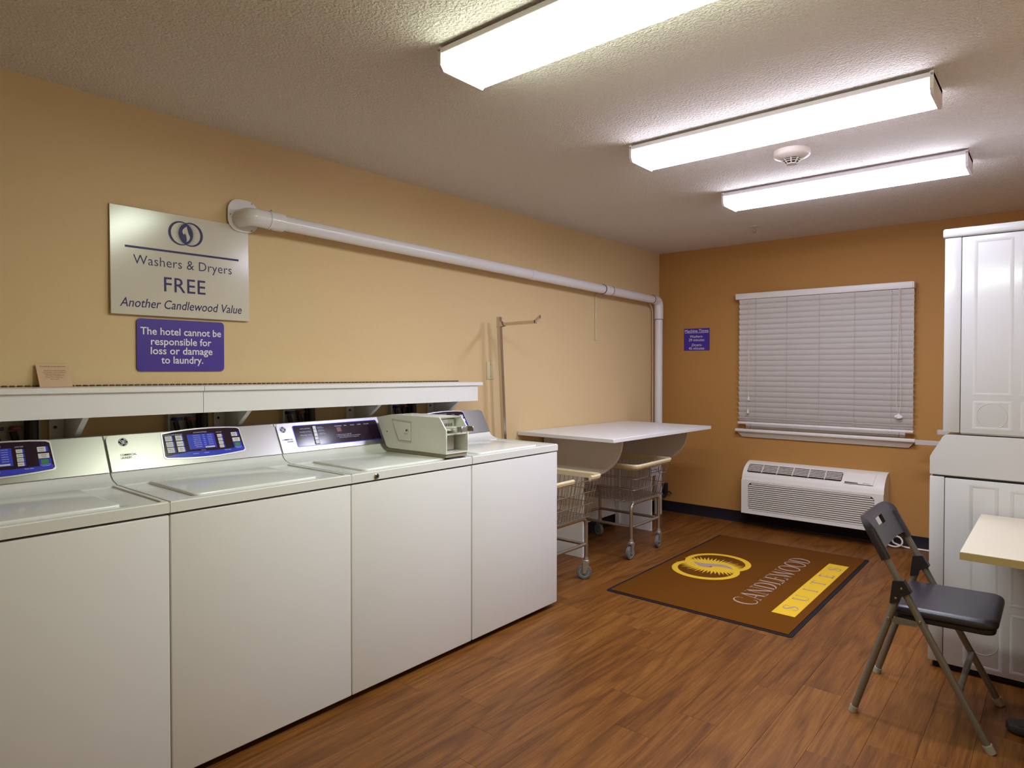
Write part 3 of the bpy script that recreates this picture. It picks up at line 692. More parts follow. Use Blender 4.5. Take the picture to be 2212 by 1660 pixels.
        mb.prism([(.655, ya+.006, 1.036), (.752, ya+.006, 1.036), (.752, ya+.006, 1.042), (.655, ya+.006, 1.042)], (0, yb-ya-.012, 0))
        cm = obj('coin_meter', mb, 'meter_enamel', t)
        obj('meter_base', B((.31, ya+.004, .9305), (.752, yb-.004, .9478), .002, 1), 'meter_base', t)
        obj('coin_drawer', B((.656, ya+.012, .956), (.690, yb-.030, 1.030), .004, 2), 'box_white', t)
        obj('drawer_lock', MB().cyl((.690, ya+.05, .992), (.694, ya+.05, .992), .007, 12), 'black_plastic', t)
        mp_ = obj('coin_plate', B((.66, ya+.012, 1.048), (.676, yb-.012, 1.106), .003, 1), 'chrome_bright', t)
        mb = MB()
        for k in range(9): mb.box((.676, ya+.026+k*.011, 1.070), (.6766, ya+.030+k*.011, 1.084))
        obj('coin_slots', mb, 'dark_gap', mp_)
        mb = MB().box((.676, ya+.03, 1.055), (.745, yb-.03, 1.064), .002, 1).box((.70, ya+.045, 1.064), (.80, ya+.062, 1.072), .002, 1).box((.70, yb-.062, 1.064), (.80, yb-.045, 1.072), .002, 1)
        obj('coin_slide', mb, 'meter_enamel', t)
        mb = MB().box((.80, ya+.035, 1.052), (.806, yb-.035, 1.078), .002, 1).box((.79, ya+.035, 1.052), (.826, ya+.040, 1.078), .002, 1).box((.79, yb-.040, 1.052), (.826, yb-.035, 1.078), .002, 1)
        obj('slide_handle', mb, 'chrome', t)
        dp = [(.365, 1.098), (.516, 1.090), (.516, .986), (.415, .986)]
        dp2 = [(.372, 1.092), (.509, 1.084), (.509, .992), (.419, .992)]
        yq = ya-.0015
        obj('door_trim', MB().ring([(a_, yq, b_) for a_, b_ in dp], [(a_, yq, b_) for a_, b_ in dp2], (0, .0015, 0)), 'meter_trim', cm)
        obj('service_door', MB().prism([(a_, ya-.003, b_) for a_, b_ in [(.375, 1.088), (.500, 1.081), (.506, 1.075), (.506, .995), (.422, .995)]], (0, .003, 0)), 'meter_enamel', cm)
        obj('door_lock', MB().lathe((.490, ya-.003, 1.044), [(0, 0), (.0095, 0), (.0085, .007), (0, .009)], 16, (0, -1, 0)), 'chrome_bright', cm)
        obj('bolt', MB().cyl((.328, ya-.002, 1.030), (.328, ya, 1.030), .003, 8), 'black_plastic', cm)
        obj('bolt', MB().lathe((.40, ya+.05, 1.117), [(0, 0), (.004, 0), (.003, .003), (0, .003)], 8).lathe((.45, ya+.06, 1.1175), [(0, 0), (.004, 0), (.003, .003), (0, .003)], 8), 'cream_plastic', cm)
    return t
washer(-5.485, 'white top-load washer at the left edge, partly out of frame', 'soap')
washer(-4.7875, 'white top-load washer with blue control panel, between edge washer and coin washer', 'soap')
washer(-4.0905, 'white coin-operated washer with black control panel and coin meter on top', 'coin')
washer(-3.389, 'white top-load washer at the right end of the row, beside the carts', 'soap')

# ------------------------------------------------------------------ folding counter on panel legs
t = thing('folding_table', (.4, -1.35, 0), 'white wall-side folding counter with curved panel supports over the wire carts', 'table')
y0, y1, z0, z1 = -2.118, -.625, .904, .889
mb = MB().prism([(.003, y0, z0), (.792, y0, z0), (.792, y0, z0-.0255), (.003, y0, z0-.0255)], (0, y1-y0, z1-z0))
bmesh.ops.bevel(mb.bm, geom=list(mb.bm.edges), offset=.002, segments=1, affect='EDGES')
obj('tabletop', mb, 'laminate', t)
ztb = lambda y: z0-.026+(y-y0)*(z1-z0)/(y1-y0)
for yy in (-1.81, -.80):
    zt_ = ztb(yy)-.0005
    mb = MB().prism([(.022, yy, 0), (.352, yy, 0), (.352, yy, zt_), (.022, yy, zt_)], (0, .019, 0))
    arc_ = [(.3521, .590)]
    for k in range(13):
        a_ = math.radians(-90+90*k/12); arc_.append((.395+.275*math.cos(a_), .862+.272*math.sin(a_)))
    mb.prism([(p, yy, q) for p, q in arc_+[(.67, zt_), (.3521, zt_)]], (0, .019, 0))
    obj('support_panel', mb, 'laminate', t)
    obj('cleat', B((.022, yy-.024, .0), (.062, yy-.001, ztb(yy)-.02), .001, 1), 'laminate', t)
obj('back_panel', B((.002, -1.80, .10), (.020, -.79, ztb(-.79)-.012)), 'laminate', t)

# ------------------------------------------------------------------ wire laundry carts
def cart(cx, cy, label, pole):
    t = thing('laundry_cart', (cx, cy, 0), label, 'laundry cart', 'wire laundry carts under the counter')
    for sx in (-1, 1):
        x = cx+sx*.26
        obj('leg_hoop', MB().tube(fillet([(x, cy-.205, .125), (x, cy-.205, .392), (x, cy+.205, .392), (x, cy+.205, .125)], .055, 6), .0125, 12), 'steel_frame', t)
    zf = .225; mb = MB()
    for sx in (-1, 1): mb.tube([(cx+sx*.26, cy-.20, zf), (cx+sx*.26, cy+.20, zf)], .0105, 10)
    for sy in (-1, 1): mb.tube([(cx-.255, cy+sy*.195, zf), (cx+.255, cy+sy*.195, zf)], .0105, 10)
    obj('base_frame', mb, 'steel_frame', t)
    for sx in (-1, 1):
        for sy in (-1, 1):
            x, y = cx+sx*.26, cy+sy*.205
            ang = math.radians(random.choice((20, 35, 60, 75))*sx) if not (sx == 1) else math.radians((38 if sy == 1 else 62) if pole else (98 if sy == 1 else 88))
            d = V((math.cos(ang), math.sin(ang), 0)); n = V((-d.y, d.x, 0)); r = .047
            wc = V((x, y, r))-d*.012
            cs = obj('caster', MB().lathe((x, y, .112), [(0, 0), (.021, 0), (.021, .008), (.016, .012), (.0145, .03), (0, .03)], 16), 'caster_steel', t)
            mb = MB()
            for s_ in (-1, 1):
                a_ = V((x, y, 0))+n*(s_*.0175); 
                pts = [a_+d*.02+V((0, 0, .112)), a_-d*.022+V((0, 0, .112)), V((wc.x, wc.y, 0))+n*(s_*.0175)-d*.010+V((0, 0, r-.008)), V((wc.x, wc.y, 0))+n*(s_*.0175)+d*.010+V((0, 0, r-.008))]
                mb.prism(pts, n*(.0022*s_))
            a_ = V((x, y, .110)); mb.prism([a_+d*.02+n*.0195, a_+d*.02-n*.0195, a_-d*.022-n*.0195, a_-d*.022+n*.0195], (0, 0, .003))
            obj('fork', mb, 'caster_steel', cs)
            obj('wheel', MB().lathe(wc-n*.0125, [(.03, 0), (.043, 0), (r, .004), (r, .021), (.043, .025), (.03, .025)], 28, n), 'grey_rubber', cs)
            obj('hub', MB().lathe(wc-n*.0135, [(0, -.002), (.008, -.002), (.009, .002), (.022, .004), (.0305, .0), (.0305, .027), (.022, .023), (.009, .025), (.008, .029), (0, .029)], 24, n), 'hub_grey', cs)
    # basket
    zb, zr = .408, .668
    bx, by, tx, ty = .285, .222, .335, .262
    def lev(f): return bx+(tx-bx)*f, by+(ty-by)*f, zb+(zr-zb)*f
    wr = .0021; mb = MB()
    for f in (0, .33, .64, .93):
        a_, b_, z = lev(f)
        mb.tube(fillet([(cx-a_, cy-b_, z), (cx+a_, cy-b_, z), (cx+a_, cy+b_, z), (cx-a_, cy+b_, z)], .03, 4, True), wr*1.35, 5, closed=True)
    A0, B0, _ = lev(0); A1, B1, _ = lev(.97)
    for k in range(18):
        f = -1+2*(k+.5)/18
        for s_ in (-1, 1): mb.tube([(cx+f*A0*.95, cy+s_*B0, zb), (cx+f*A1*.95, cy+s_*B1, lev(.97)[2])], wr, 4)
    for k in range(14):
        f = -1+2*(k+.5)/14
        for s_ in (-1, 1): mb.tube([(cx+s_*A0, cy+f*B0*.95, zb), (cx+s_*A1, cy+f*B1*.95, lev(.97)[2])], wr, 4)
    obj('basket', mb, 'steel_wire', t)
    mb = MB()
    for k in range(23): f = -1+2*k/22; mb.tube([(cx+f*A0, cy-B0, zb-.004), (cx+f*A0, cy+B0, zb-.004)], wr, 4)
    for k in range(12): f = -1+2*k/11; mb.tube([(cx-A0, cy+f*B0, zb), (cx+A0, cy+f*B0, zb)], wr, 4)
    obj('basket_floor', mb, 'steel_wire', t)
    # bumper rim, a split strip that hugs the top wire
    a_, b_, z = lev(1.0)
    path = fillet([(cx-a_, cy-b_, z), (cx+a_, cy-b_, z), (cx+a_, cy+b_, z), (cx-a_, cy+b_, z)], .045, 6, True)
    loop = [V(p) for p in path]
    def rim(pts, closed):
        mb = MB(); n = len(pts); secs = []
        for q, p in enumerate(pts):
            tg = (pts[(q+1) % n]-pts[q-1]) if closed else (pts[min(q+1, n-1)]-pts[max(q-1, 0)])
            tg.normalize(); o = V((tg.y, -tg.x, 0))
            secs.append([mb.bm.verts.new(p+o*u+V((0, 0, w_))) for u, w_ in ((-.008, -.026), (-.010, .004), (-.003, .012), (.008, .013), (.014, .006), (.013, -.003), (.007, -.006), (.010, -.010), (-.004, -.026))])
        m_ = len(secs[0])
        for q in range(n if closed else n-1):
            A_, B_ = secs[q], secs[(q+1) % n]
            for k in range(m_): mb.bm.faces.new((A_[k], A_[(k+1) % m_], B_[(k+1) % m_], B_[k]))
        if not closed: mb.bm.faces.new(secs[0][::-1]); mb.bm.faces.new(secs[-1])
        return mb
    if pole:
        # the strip is missing along part of the room-facing side
        k0 = max(range(len(loop)), key=lambda q: (loop[q].x > cx+a_-.001, -abs(loop[q].y-(cy-b_+.05))))
        nb = [p for p in loop if not (p.x > cx+a_-.02 and abs(p.y-cy) < b_-.06)]
        i0 = [q for q, p in enumerate(loop) if p.x > cx+a_-.001 and p.y > cy]
        s_ = i0[0]; order = loop[s_:]+loop[:s_]
        order = [V((cx+a_, cy+.135, z))]+order
        while order[-1].y < cy-b_+.02 and order[-1].x < cx+a_-.002: break
        order.append(V((cx+a_, cy-.05, z)))
        mb = rim(order, False)
    else:
        mb = rim(loop, True)
    obj('bumper_rim', mb, 'rim_cream', t)
    if pole:
        b0 = V((cx-.26, cy+.042, .235)); tp = V((cx-.26, cy-.050, 1.69))
        d = (tp-b0).normalized(); sx_ = V((.0125, 0, 0)); sy_ = V((0, .0125, 0))
        obj('pole', MB().prism([b0-sx_-sy_, b0+sx_-sy_, b0+sx_+sy_, b0-sx_+sy_], tp-b0), 'chrome', t)
        q = b0+(tp-b0)*.966
        arm = obj('hanger_arm', MB().prism([q+V((.0127, -.0085, -.010)), q+V((.0127, .0085, -.010)), q+V((.0127, .0085, .010)), q+V((.0127, -.0085, .010))], (.292, 0, .004)), 'chrome', t)
        e = q+V((.300, 0, .004))
        obj('arm_tip', MB().prism([e+V((-.003, -.0085, -.010)), e+V((-.003, .0085, -.010)), e+V((-.003, .0085, .010)), e+V((-.003, -.0085, .010))], (.042, 0, .030)), 'chrome', arm)
        mb = MB()
        for s_ in (-1, 1): mb.prism([q+V((-.013, s_*.0127, -.02)), q+V((.045, s_*.0127, -.012)), q+V((.028, s_*.0127, .012)), q+V((.0, s_*.0127, .030)), q+V((-.013, s_*.0127, .030))], (0, s_*.0015, 0))
        obj('arm_bracket', mb, 'chrome', t)
    else:
        a1, b1, z1_ = lev(.78)
        xs = cx+a1+.003
        pl = obj('name_plate', B((xs, cy-.055, z1_-.034), (xs+.002, cy+.085, z1_+.026), .001, 1), 'hose_black', t)
        lettering(pl, 'cord_white', [dict(txt='R&B WIRE', at=(xs+.002, cy+.015, z1_+.008), xd=YD, yd=ZD, cap=.012, width=.10, align='C'),
            dict(txt='PRODUCTS', at=(xs+.002, cy+.015, z1_-.010), xd=YD, yd=ZD, cap=.012, width=.10, align='C'), dict(txt='SANTA ANA', at=(xs+.002, cy+.015, z1_-.028), xd=YD, yd=ZD, cap=.012, width=.11, align='C')])
        mb = MB()
        for u, v, w_, h_ in ((-.053, .0225, .136, .002), (-.053, -.0335, .136, .002), (-.053, -.0335, .002, .058), (.081, -.0335, .002, .058)):
            poly2(mb, [(cy+u, z1_+v), (cy+u+w_, z1_+v), (cy+u+w_, z1_+v+h_), (cy+u, z1_+v+h_)], (xs+.002, 0, 0), YD, ZD, .0007)
        obj('plate_border', mb, 'cord_white', pl, False, False)
    return t
cart(.368, -1.405, 'wire laundry cart with cream rim and name plate, under the counter near the window wall', False)
cart(.368, -2.385, 'wire laundry cart with upright chrome hanger pole, half hidden by the end washer', True)

tb = thing('power_adapter', (.08, 0, .15), 'small black power plug and box low on wall in the corner behind cart', 'power adapter')
obj('box', B((.035, -.055, .165), (.105, -.002, .265), .006, 2), 'black_plastic', tb)
obj('cord', MB().tube(fillet([(.07, -.04, .17), (.075, -.06, .13), (.11, -.05, .15), (.12, -.03, .2), (.15, -.02, .17)], .03), .006, 6), 'black_plastic', tb)

# ------------------------------------------------------------------ window blind
t = thing('venetian_blind', (1.44, -.06, 1.95), 'closed white slatted blind covering the window', 'blind')
hr = obj('headrail', B((.772, -.082, 1.948), (2.100, -.012, 1.998), .003, 2), 'blind_rail', t)
obj('end_cap', B((2.100, -.080, 1.949), (2.110, -.012, 1.997), .003, 1), 'blind_rail', t)
N = 24; pitch = (1.935-.918)/(N-1)
def slat_mesh(ang):
    mb = MB(); hw = .0255
    ca, sa = math.cos(ang), math.sin(ang)
    prof = []
    for k in range(5):
        u = -hw+2*hw*k/4; bow = .0022*(1-(u/hw)**2); prof.append((u, bow))
    pts = [(u*ca-(b_)*sa, u*sa+(b_)*ca) for u, b_ in prof]+[(u*ca-(b_-.0026)*sa, u*sa+(b_-.0026)*ca) for u, b_ in prof[::-1]]
    mb.prism([(-.6535, p, q) for p, q in pts], (1.307, 0, 0))
    bmesh.ops.recalc_face_normals(mb.bm, faces=mb.bm.faces)
    me = bpy.data.meshes.new('slat'); mb.bm.to_mesh(me); mb.bm.free(); me.materials.append(MATS['blind_white'])
    me.polygons.foreach_set('use_smooth', [True]*len(me.polygons)); me.set_sharp_from_angle(angle=math.radians(40)); return me
sm = slat_mesh(math.radians(118)); sm2 = slat_mesh(math.radians(140))
for k in range(N):
    o = bpy.data.objects.new('slat', sm if k < N-1 else sm2); col.objects.link(o); o.parent = t
    z = 1.922-k*pitch
    if k == N-1: z += .006
    o.location = (1.4545-1.44+random.uniform(-.001, .001), 0, z-1.95); o.rotation_euler = (0, random.uniform(-.0012, .0012), 0)
obj('bottom_rail', B((.797, -.082, .874), (2.112, -.034, .892), .004, 2), 'blind_rail', t)
for x in (.947, 1.203, 1.454, 1.711, 1.964):
    mb = MB()
    for dy in (-.0735, -.046): mb.box((x-.0012, dy-.0006, .892), (x+.0012, dy+.0006, 1.948))
    obj('ladder_cord', mb, 'ladder', t)
def tassel(x, y, z, tilt, parent):
    d = V((tilt, 0, -1)).normalized()
    return obj('tassel', MB().lathe((x, y, z), [(0, 0), (.003, 0), (.010, .028), (.0095, .033), (0, .034)], 12, d), 'white_plastic', parent)
for x, z in ((.894, 1.112), (.888, 1.00)):
    obj('tilt_cord', MB().tube([(x, -.086, 1.95), (x, -.086, z)], .0013, 5), 'cord_white', t); tassel(x, -.086, z, 0, t)
for s_ in (-1, 1):
    obj('lift_cord', MB().tube(fillet([(2.016+s_*.003, -.086, 1.95), (2.016+s_*.004, -.088, 1.70), (2.018+s_*.012, -.09, 1.4), (2.018+s_*.014, -.09, 1.07), (2.019+s_*.002, -.09, 1.01)], .1), .0018, 5), 'cord_white', t)
for tl in (-.8, -.1, .3, .75): tassel(2.019, -.09, 1.012, tl, t)

# ------------------------------------------------------------------ through-wall heating and cooling unit
t = thing('air_conditioner', (1.412, 0, .13), 'beige-white wall air conditioner unit below the window', 'air conditioner')
ax0, ax1 = .880, 1.945
crv = [(-.190, .130), (-.190, .405), (-.186, .440), (-.167, .475), (-.138, .507), (-.100, .531), (-.066, .545), (-.034, .553), (-.002, .556), (-.002, .130)]
mb = MB().prism([(ax0, p, q) for p, q in crv], (ax1-ax0, 0, 0)); obj('casing', mb, 'ptac_white', t)
gx0, gx1, gz0, gz1 = .935, 1.885, .160, .392
P, Q = rrect(gx1-gx0, gz1-gz0, .035, 5)
O = [({0: ax0, 1: ax1}[1 if q[0] > 0 else 0], -.1905, {0: .130, 1: .412}[1 if q[1] > 0 else 0]) for q in Q]
obj('front_bezel', MB().ring(O, [(gx0+a_, -.1905, gz0+b_) for a_, b_ in P], (0, -.0115, 0)), 'ptac_white', t)
P2 = [(gx0+a_, -.1912, gz0+b_) for a_, b_ in P]
gb = obj('grille_back', MB().prism(P2, (0, -.0006, 0)), 'vent_dark', t)
nl = 14; pz = (gz1-gz0)/nl
for k in range(nl):
    z = gz0+pz*k+.0015; ins = .0
    if k == nl-1: ins = .026
    if k == nl-2: ins = .006
    if k == 0: ins = .014
    obj('louver', MB().prism([(gx0+ins+.001, -.192, z), (gx0+ins+.001, -.2005, z+.002), (gx0+ins+.001, -.2005, z+pz*.62), (gx0+ins+.001, -.192, z+pz*.7)], (gx1-gx0-2*ins-.002, 0, 0)), 'louver', gb)
# top discharge grille laid on the slope
a0 = V((0, -.168, .4745)); a1 = V((0, -.099, .5315)); sd = (a1-a0); sl = sd.length; sd.normalize(); sn = V((0, -sd.z, sd.y)); 
def slope(x, s_, d): q = a0+sd*s_+sn*d; return V((x, q.y, q.z))
P, Q = rrect(.735, sl, .012, 4)
vg = obj('discharge_vent', MB().prism([slope(.915+a_, b_, .0035) for a_, b_ in P], sn*.003), 'vent_dark', t)
for k in range(5):
    s_ = sl*(k+.75)/5.9; obj('vent_bar', MB().prism([slope(.919, s_, .0065), slope(.919, s_+.0062, .0065), slope(1.646, s_+.0062, .0065), slope(1.646, s_, .0065)], sn*.003), 'louver', vg)
for k in range(1, 6):
    x = .915+.735*k/6; obj('vent_divider', MB().prism([slope(x-.003, 0, .0066), slope(x+.003, 0, .0066), slope(x+.003, sl, .0066), slope(x-.003, sl, .0066)], sn*.0045), 'louver', vg)
cl = obj('control_lid', MB().prism([slope(1.672, -.012, .003), slope(1.868, -.012, .003), slope(1.878, sl+.006, .003), slope(1.678, sl+.006, .003)], sn*.004), 'ptac_white', t)
obj('lid_notch', MB().prism([slope(1.674, -.010, .0071), slope(1.770, -.010, .0071), slope(1.762, -.002, .0071), slope(1.674, .001, .0071)], sn*.0005), 'vent_dark', cl)
lettering(cl, 'badge_black', [dict(txt='Amana', at=slope(1.800, -.006, .0071), xd=XD, yd=sd, cap=.0085, width=.048, offset=.01)])

# white cord by the baseboard
obj('power_cord', MB().tube(fillet([(1.86, -.03, .20), (1.90, -.05, .05), (1.955, -.075, .016), (2.005, -.085, .010), (2.045, -.08, .030), (2.052, -.075, .058), (2.035, -.065, .084), (2.005, -.055, .088), (1.975, -.045, .07), (1.98, -.04, .03), (2.06, -.035, .008), (2.20, -.03, .008), (2.7, -.03, .008)], .03, 4), .0065, 8), 'cord_white', t)

# chrome rails beside the window
t = thing('chrome_rail', (RX, -.24, .8), 'pair of chrome square rails between window and dryers', 'rail')
for z, x0 in ((.808, 2.151), (.889, 2.284)):
    r_ = obj('rail', B((x0, -.262, z), (RX-.004, -.228, z+.034), .003, 1), 'rail_chrome', t)
    obj('end_plug', B((x0-.002, -.259, z+.003), (x0+.0, -.231, z+.031)), 'caster_steel', r_)
obj('rail_mount', B((RX-.004, -.29, .76), (RX, -.20, .95), .001, 1), 'caster_steel', t)

# ------------------------------------------------------------------ logo floor mat
t = thing('floor_mat', (1.39, -1.44, 0), 'brown entrance mat with yellow emblem and lettering on wood floor', 'floor mat')
mx0, mx1, my0, my1 = .842, 1.930, -2.288, -.558
mb = MB(); P, Q = rrect(mx1-mx0, my1-my0, .02, 3)
mb.prism([(mx0+a_, my0+b_, .0003) for a_, b_ in P], (0, 0, .003)); obj('rubber_border', mb, 'mat_rubber', t)
obj('carpet', B((mx0+.022, my0+.022, .0033), (mx1-.022, my1-.022, .0085), .002, 2), 'mat_carpet', t)
ZM = .0085; TX, TY = (0, 1, 0), (-1, 0, 0)
emblem(t, ('mat_yellow', 'mat_grey'), (1.142, -1.42, ZM), TX, TY, .218, .102, .19, .015, .052, .36, .0008)
# serif capitals from strokes
def ell(cx_, cy_, rx, ry, a0, a1, n=18): return [(cx_+rx*math.cos(math.radians(a0+(a1-a0)*q/n)), cy_+ry*math.sin(math.radians(a0+(a1-a0)*q/n))) for q in range(n+1)]
TH, TN, SF = .135, .045, .038
def quad(*p): return ('q', list(p))
def ser(x_, y_, w_=.30): return quad((x_-w_/2, y_), (x_+w_/2, y_), (x_+w_/2, y_+SF), (x_-w_/2, y_+SF))
def stem(x_, a=0, b=1): return [quad((x_-TH/2, a), (x_+TH/2, a), (x_+TH/2, b), (x_-TH/2, b))]
def bar(x0_, x1_, y_, h_=TN): return quad((x0_, y_-h_/2), (x1_, y_-h_/2), (x1_, y_+h_/2), (x0_, y_+h_/2))
def diag(xb, xt, w_, yb=0, yt_=1): return quad((xb-w_/2, yb), (xb+w_/2, yb), (xt+w_/2, yt_), (xt-w_/2, yt_))
def st(L_, R_): return ('s', L_, R_)
def glyph(c):
    if c == 'I': return .34, stem(.17)+[ser(.17, 0), ser(.17, 1-SF)]
    if c == 'L': return .66, stem(.17)+[ser(.17, 0), ser(.17, 1-SF), bar(.17, .6, .022), quad((.55, 0), (.62, 0), (.63, .24), (.60, .24))]
    if c == 'E': return .68, stem(.17)+[ser(.17, 0), ser(.17, 1-SF), bar(.17, .6, .022), bar(.17, .58, .978), bar(.17, .48, .52), quad((.56, 0), (.63, 0), (.65, .22), (.62, .22)), quad((.55, 1), (.60, 1), (.61, .8), (.58, .8)), quad((.46, .42), (.49, .42), (.49, .62), (.46, .62))]
    if c == 'T': return .74, stem(.37)+[ser(.37, 0), bar(.04, .70, .978), quad((.02, .78), (.05, .78), (.09, 1), (.04, 1)), quad((.69, .78), (.72, .78), (.70, 1), (.65, 1))]
    if c == 'D': return .90, stem(.17)+[ser(.12, 0, .2), ser(.12, 1-SF, .2), st(ell(.30, .5, .52, .5, -90, 90), ell(.30, .5, .37, .455, -90, 90)), bar(.17, .32, .022), bar(.17, .32, .978)]
    if c == 'O': return .96, [st(ell(.48, .5, .45, .515, 0, 360, 32), ell(.48, .5, .31, .465, 0, 360, 32))]
    if c == 'C': return .88, [st(ell(.50, .5, .45, .515, 50, 318, 26), ell(.53, .5, .36, .465, 52, 314, 26)), quad((.76, .70), (.79, .70), (.79, .98), (.765, .92)), quad((.78, .12), (.83, .24), (.815, .27), (.76, .17))]
    if c == 'A': return .90, [diag(.14, .44, .045), diag(.74, .46, .15), bar(.24, .66, .33), ser(.14, 0, .24), ser(.76, 0, .28)]
    if c == 'N': return .96, [quad((.14, 0), (.185, 0), (.185, 1), (.14, 1)), quad((.77, 0), (.815, 0), (.815, 1), (.77, 1)), diag(.77, .16, .15), ser(.16, 0, .24), ser(.12, 1-SF, .22), ser(.79, 1-SF, .24)]
    if c == 'W': return 1.26, [diag(.38, .14, .14), diag(.38, .62, .045), diag(.86, .62, .14), diag(.88, 1.12, .045), ser(.13, 1-SF, .26), ser(.61, 1-SF, .24), ser(1.12, 1-SF, .22)]
    if c == 'U': return .90, [quad((.11, .3), (.245, .3), (.245, 1), (.11, 1)), quad((.72, .3), (.765, .3), (.765, 1), (.72, 1)), ser(.18, 1-SF, .28), ser(.74, 1-SF, .24), st(ell(.4375, .32, .328, .33, 180, 360), ell(.4825, .32, .2375, .285, 180, 360))]
    if c == 'S':
        C_ = [(.60, .80), (.54, .93), (.40, .985), (.25, .95), (.14, .84), (.13, .71), (.22, .60), (.36, .52), (.50, .43), (.59, .31), (.58, .16), (.47, .05), (.33, .015), (.19, .05), (.10, .19)]
        W_ = [.02, .022, .025, .035, .055, .07, .075, .08, .075, .07, .055, .035, .025, .022, .02]; L_, R_ = [], []
        for q in range(len(C_)):
            a_ = V(C_[min(q+1, len(C_)-1)])-V(C_[max(q-1, 0)]); a_.normalize(); L_.append((C_[q][0]-a_.y*W_[q], C_[q][1]+a_.x*W_[q])); R_.append((C_[q][0]+a_.y*W_[q], C_[q][1]-a_.x*W_[q]))
        return .70, [st(L_, R_), quad((.585, .68), (.615, .68), (.63, .99), (.60, .93)), quad((.06, .02), (.09, .08), (.115, .34), (.085, .34))]
def serif_word(parent, word, m, at, xd, yd, cap, width, gap, off, thin=1):
    tot = sum(glyph(c)[0] for c in word)+gap*(len(word)-1); sx_ = width/(tot*cap)
    x_ = 0
    for c in word:
        w_, items = glyph(c); mb = MB()
        for it in items:
            f = lambda p: ((p[0]+x_)*sx_, p[1])
            if it[0] == 'q': poly2(mb, [f(p) for p in it[1]], at, xd, yd, off, cap)
            else: strip2(mb, [f(p) for p in it[1]], [f(p) for p in it[2]], at, xd, yd, off, cap)
        x_ += w_+gap
        obj('letter', mb, m, parent, False, False)
serif_word(t, 'CANDLEWOOD', 'mat_grey', (1.632, -1.998, ZM), TX, TY, .135, 1.155, -.02, .0009)
mb = MB(); mb.box((1.738, -2.012, ZM-.001), (1.862, -.846, ZM+.0008)); obj('yellow_bar', mb, 'mat_yellow', t)
serif_word(t, 'SUITES', 'mat_grey', (1.842, -1.925, ZM+.0008), TX, TY, .082, 1.00, .95, .0008)

# ------------------------------------------------------------------ folding chair
t = thing('folding_chair', (2.56, -2.637, 0), 'black padded folding chair with bronze tube frame at the table', 'chair')
YN, YF = -2.852, -2.421; TR = .0128
bt = lambda z: 2.777-(z/.528)*.279           # front-leg / back upright line in x
rl = lambda z: 2.334+(z/.49)*.150            # rear-leg line
for y in (YN, YF):
    lg = obj('front_leg', MB().tube([(bt(.008), y, .008), (bt(.30), y, .30), (bt(.66), y, .66)], TR, 14), 'chair_paint', t)
    obj('foot_cap', MB().tube([(bt(.0), y, .0), (bt(.026), y, .026)], TR+.0035, 12), 'chair_foot', lg)
    yr = y+(.014 if y == YN else -.014)
    lg = obj('rear_leg', MB().tube([(rl(.008), y, .008), (rl(.30), y, .30), (rl(.485), y, .485)], TR, 14), 'chair_paint', t)
    obj('foot_cap', MB().tube([(rl(.0), y, .0), (rl(.024), y, .024)], TR+.003, 12), 'chair_foot', lg)
    d = V((bt(.54)-bt(.5), 0, .04)).normalized(); s_ = -1 if y == YN else 1
    pts = [(bt(.548)-.018, .548), (bt(.548)+.018, .556), (bt(.508)+.022, .514), (bt(.508)-.012, .492), (rl(.465)+.015, .470), (rl(.465)-.016, .462)]
    br = obj('pivot_bracket', MB().prism([(p, y-.0165, q) for p, q in pts], (0, .033, 0)), 'black_plastic', t)
    for p, q in ((bt(.525), .525), (rl(.486)-.002, .486)): obj('rivet', MB().lathe((p, y+s_*.0165, q), [(0, 0), (.0052, 0), (.004, .0022), (0, .003)], 10, (0, s_, 0)), 'chrome', br)
    lk = obj('seat_link', MB().prism([(2.466, y+s_*.0131, .398), (2.478, y+s_*.0131, .388), (2.548, y+s_*.0131, .392), (2.556, y+s_*.0131, .402), (2.546, y+s_*.0131, .412), (2.48, y+s_*.0131, .414)], (0, -s_*.003, 0)), 'chair_paint', t)
    for p, q in ((bt(.412), .412), (rl(.402), .402)): obj('rivet', MB().lathe((p, y+s_*TR, q), [(0, -.001), (.006, -.001), (.0045, .0025), (0, .0035)], 10, (0, s_, 0)), 'chrome', t)
obj('crossbar', MB().tube([(bt(.185), YN+.006, .185), (bt(.185), YF-.006, .185)], .011, 12), 'chair_paint', t)
# backrest: curved shell in the plane of the uprights with sleeves and hand slot
ub = V((bt(1)-bt(0), 0, 1)).normalized(); nb_ = V((ub.z, 0, -ub.x))
zz0 = .625; b0 = V((bt(zz0), 0, zz0)); Hh = .172; yy0, yy1 = YN-.012, YF+.012; Wb = yy1-yy0
def outline(v):        # half inset of side edges at height v
    r = .055
    if v > Hh-r: q = (v-(Hh-r))/r; return r*(1-math.sqrt(max(0, 1-q*q)))
    return 0
nu, nv = 24, 16; mb = MB(); G = {}
def bp(u, v, d):
    ins = outline(v); y = yy0+ins+(Wb-2*ins)*u
    k = (y-(yy0+yy1)/2)/(Wb/2); lower = .030*(1-min(1, abs(k)*1.0)**8)*(1-v/Hh)   # underside arches up between the sleeves
    edge = min(1, (1-abs(k))*9); th = .0075+.0085*(1-edge)
    roll = -.010*max(0, (v/Hh-.7)/.3)**2
    p = b0+ub*(v+lower)+nb_*(-.016*(1-k*k)+roll+d*th); return V((p.x, y, p.z))
hu0, hu1, hv0, hv1 = 9, 15, 8, 12
for sd_ in (-1, 1):
    for iu in range(nu+1):
        for iv in range(nv+1): G[sd_, iu, iv] = mb.bm.verts.new(bp(iu/nu, Hh*iv/nv, sd_))
hole = lambda iu, iv: hu0 <= iu < hu1 and hv0 <= iv < hv1
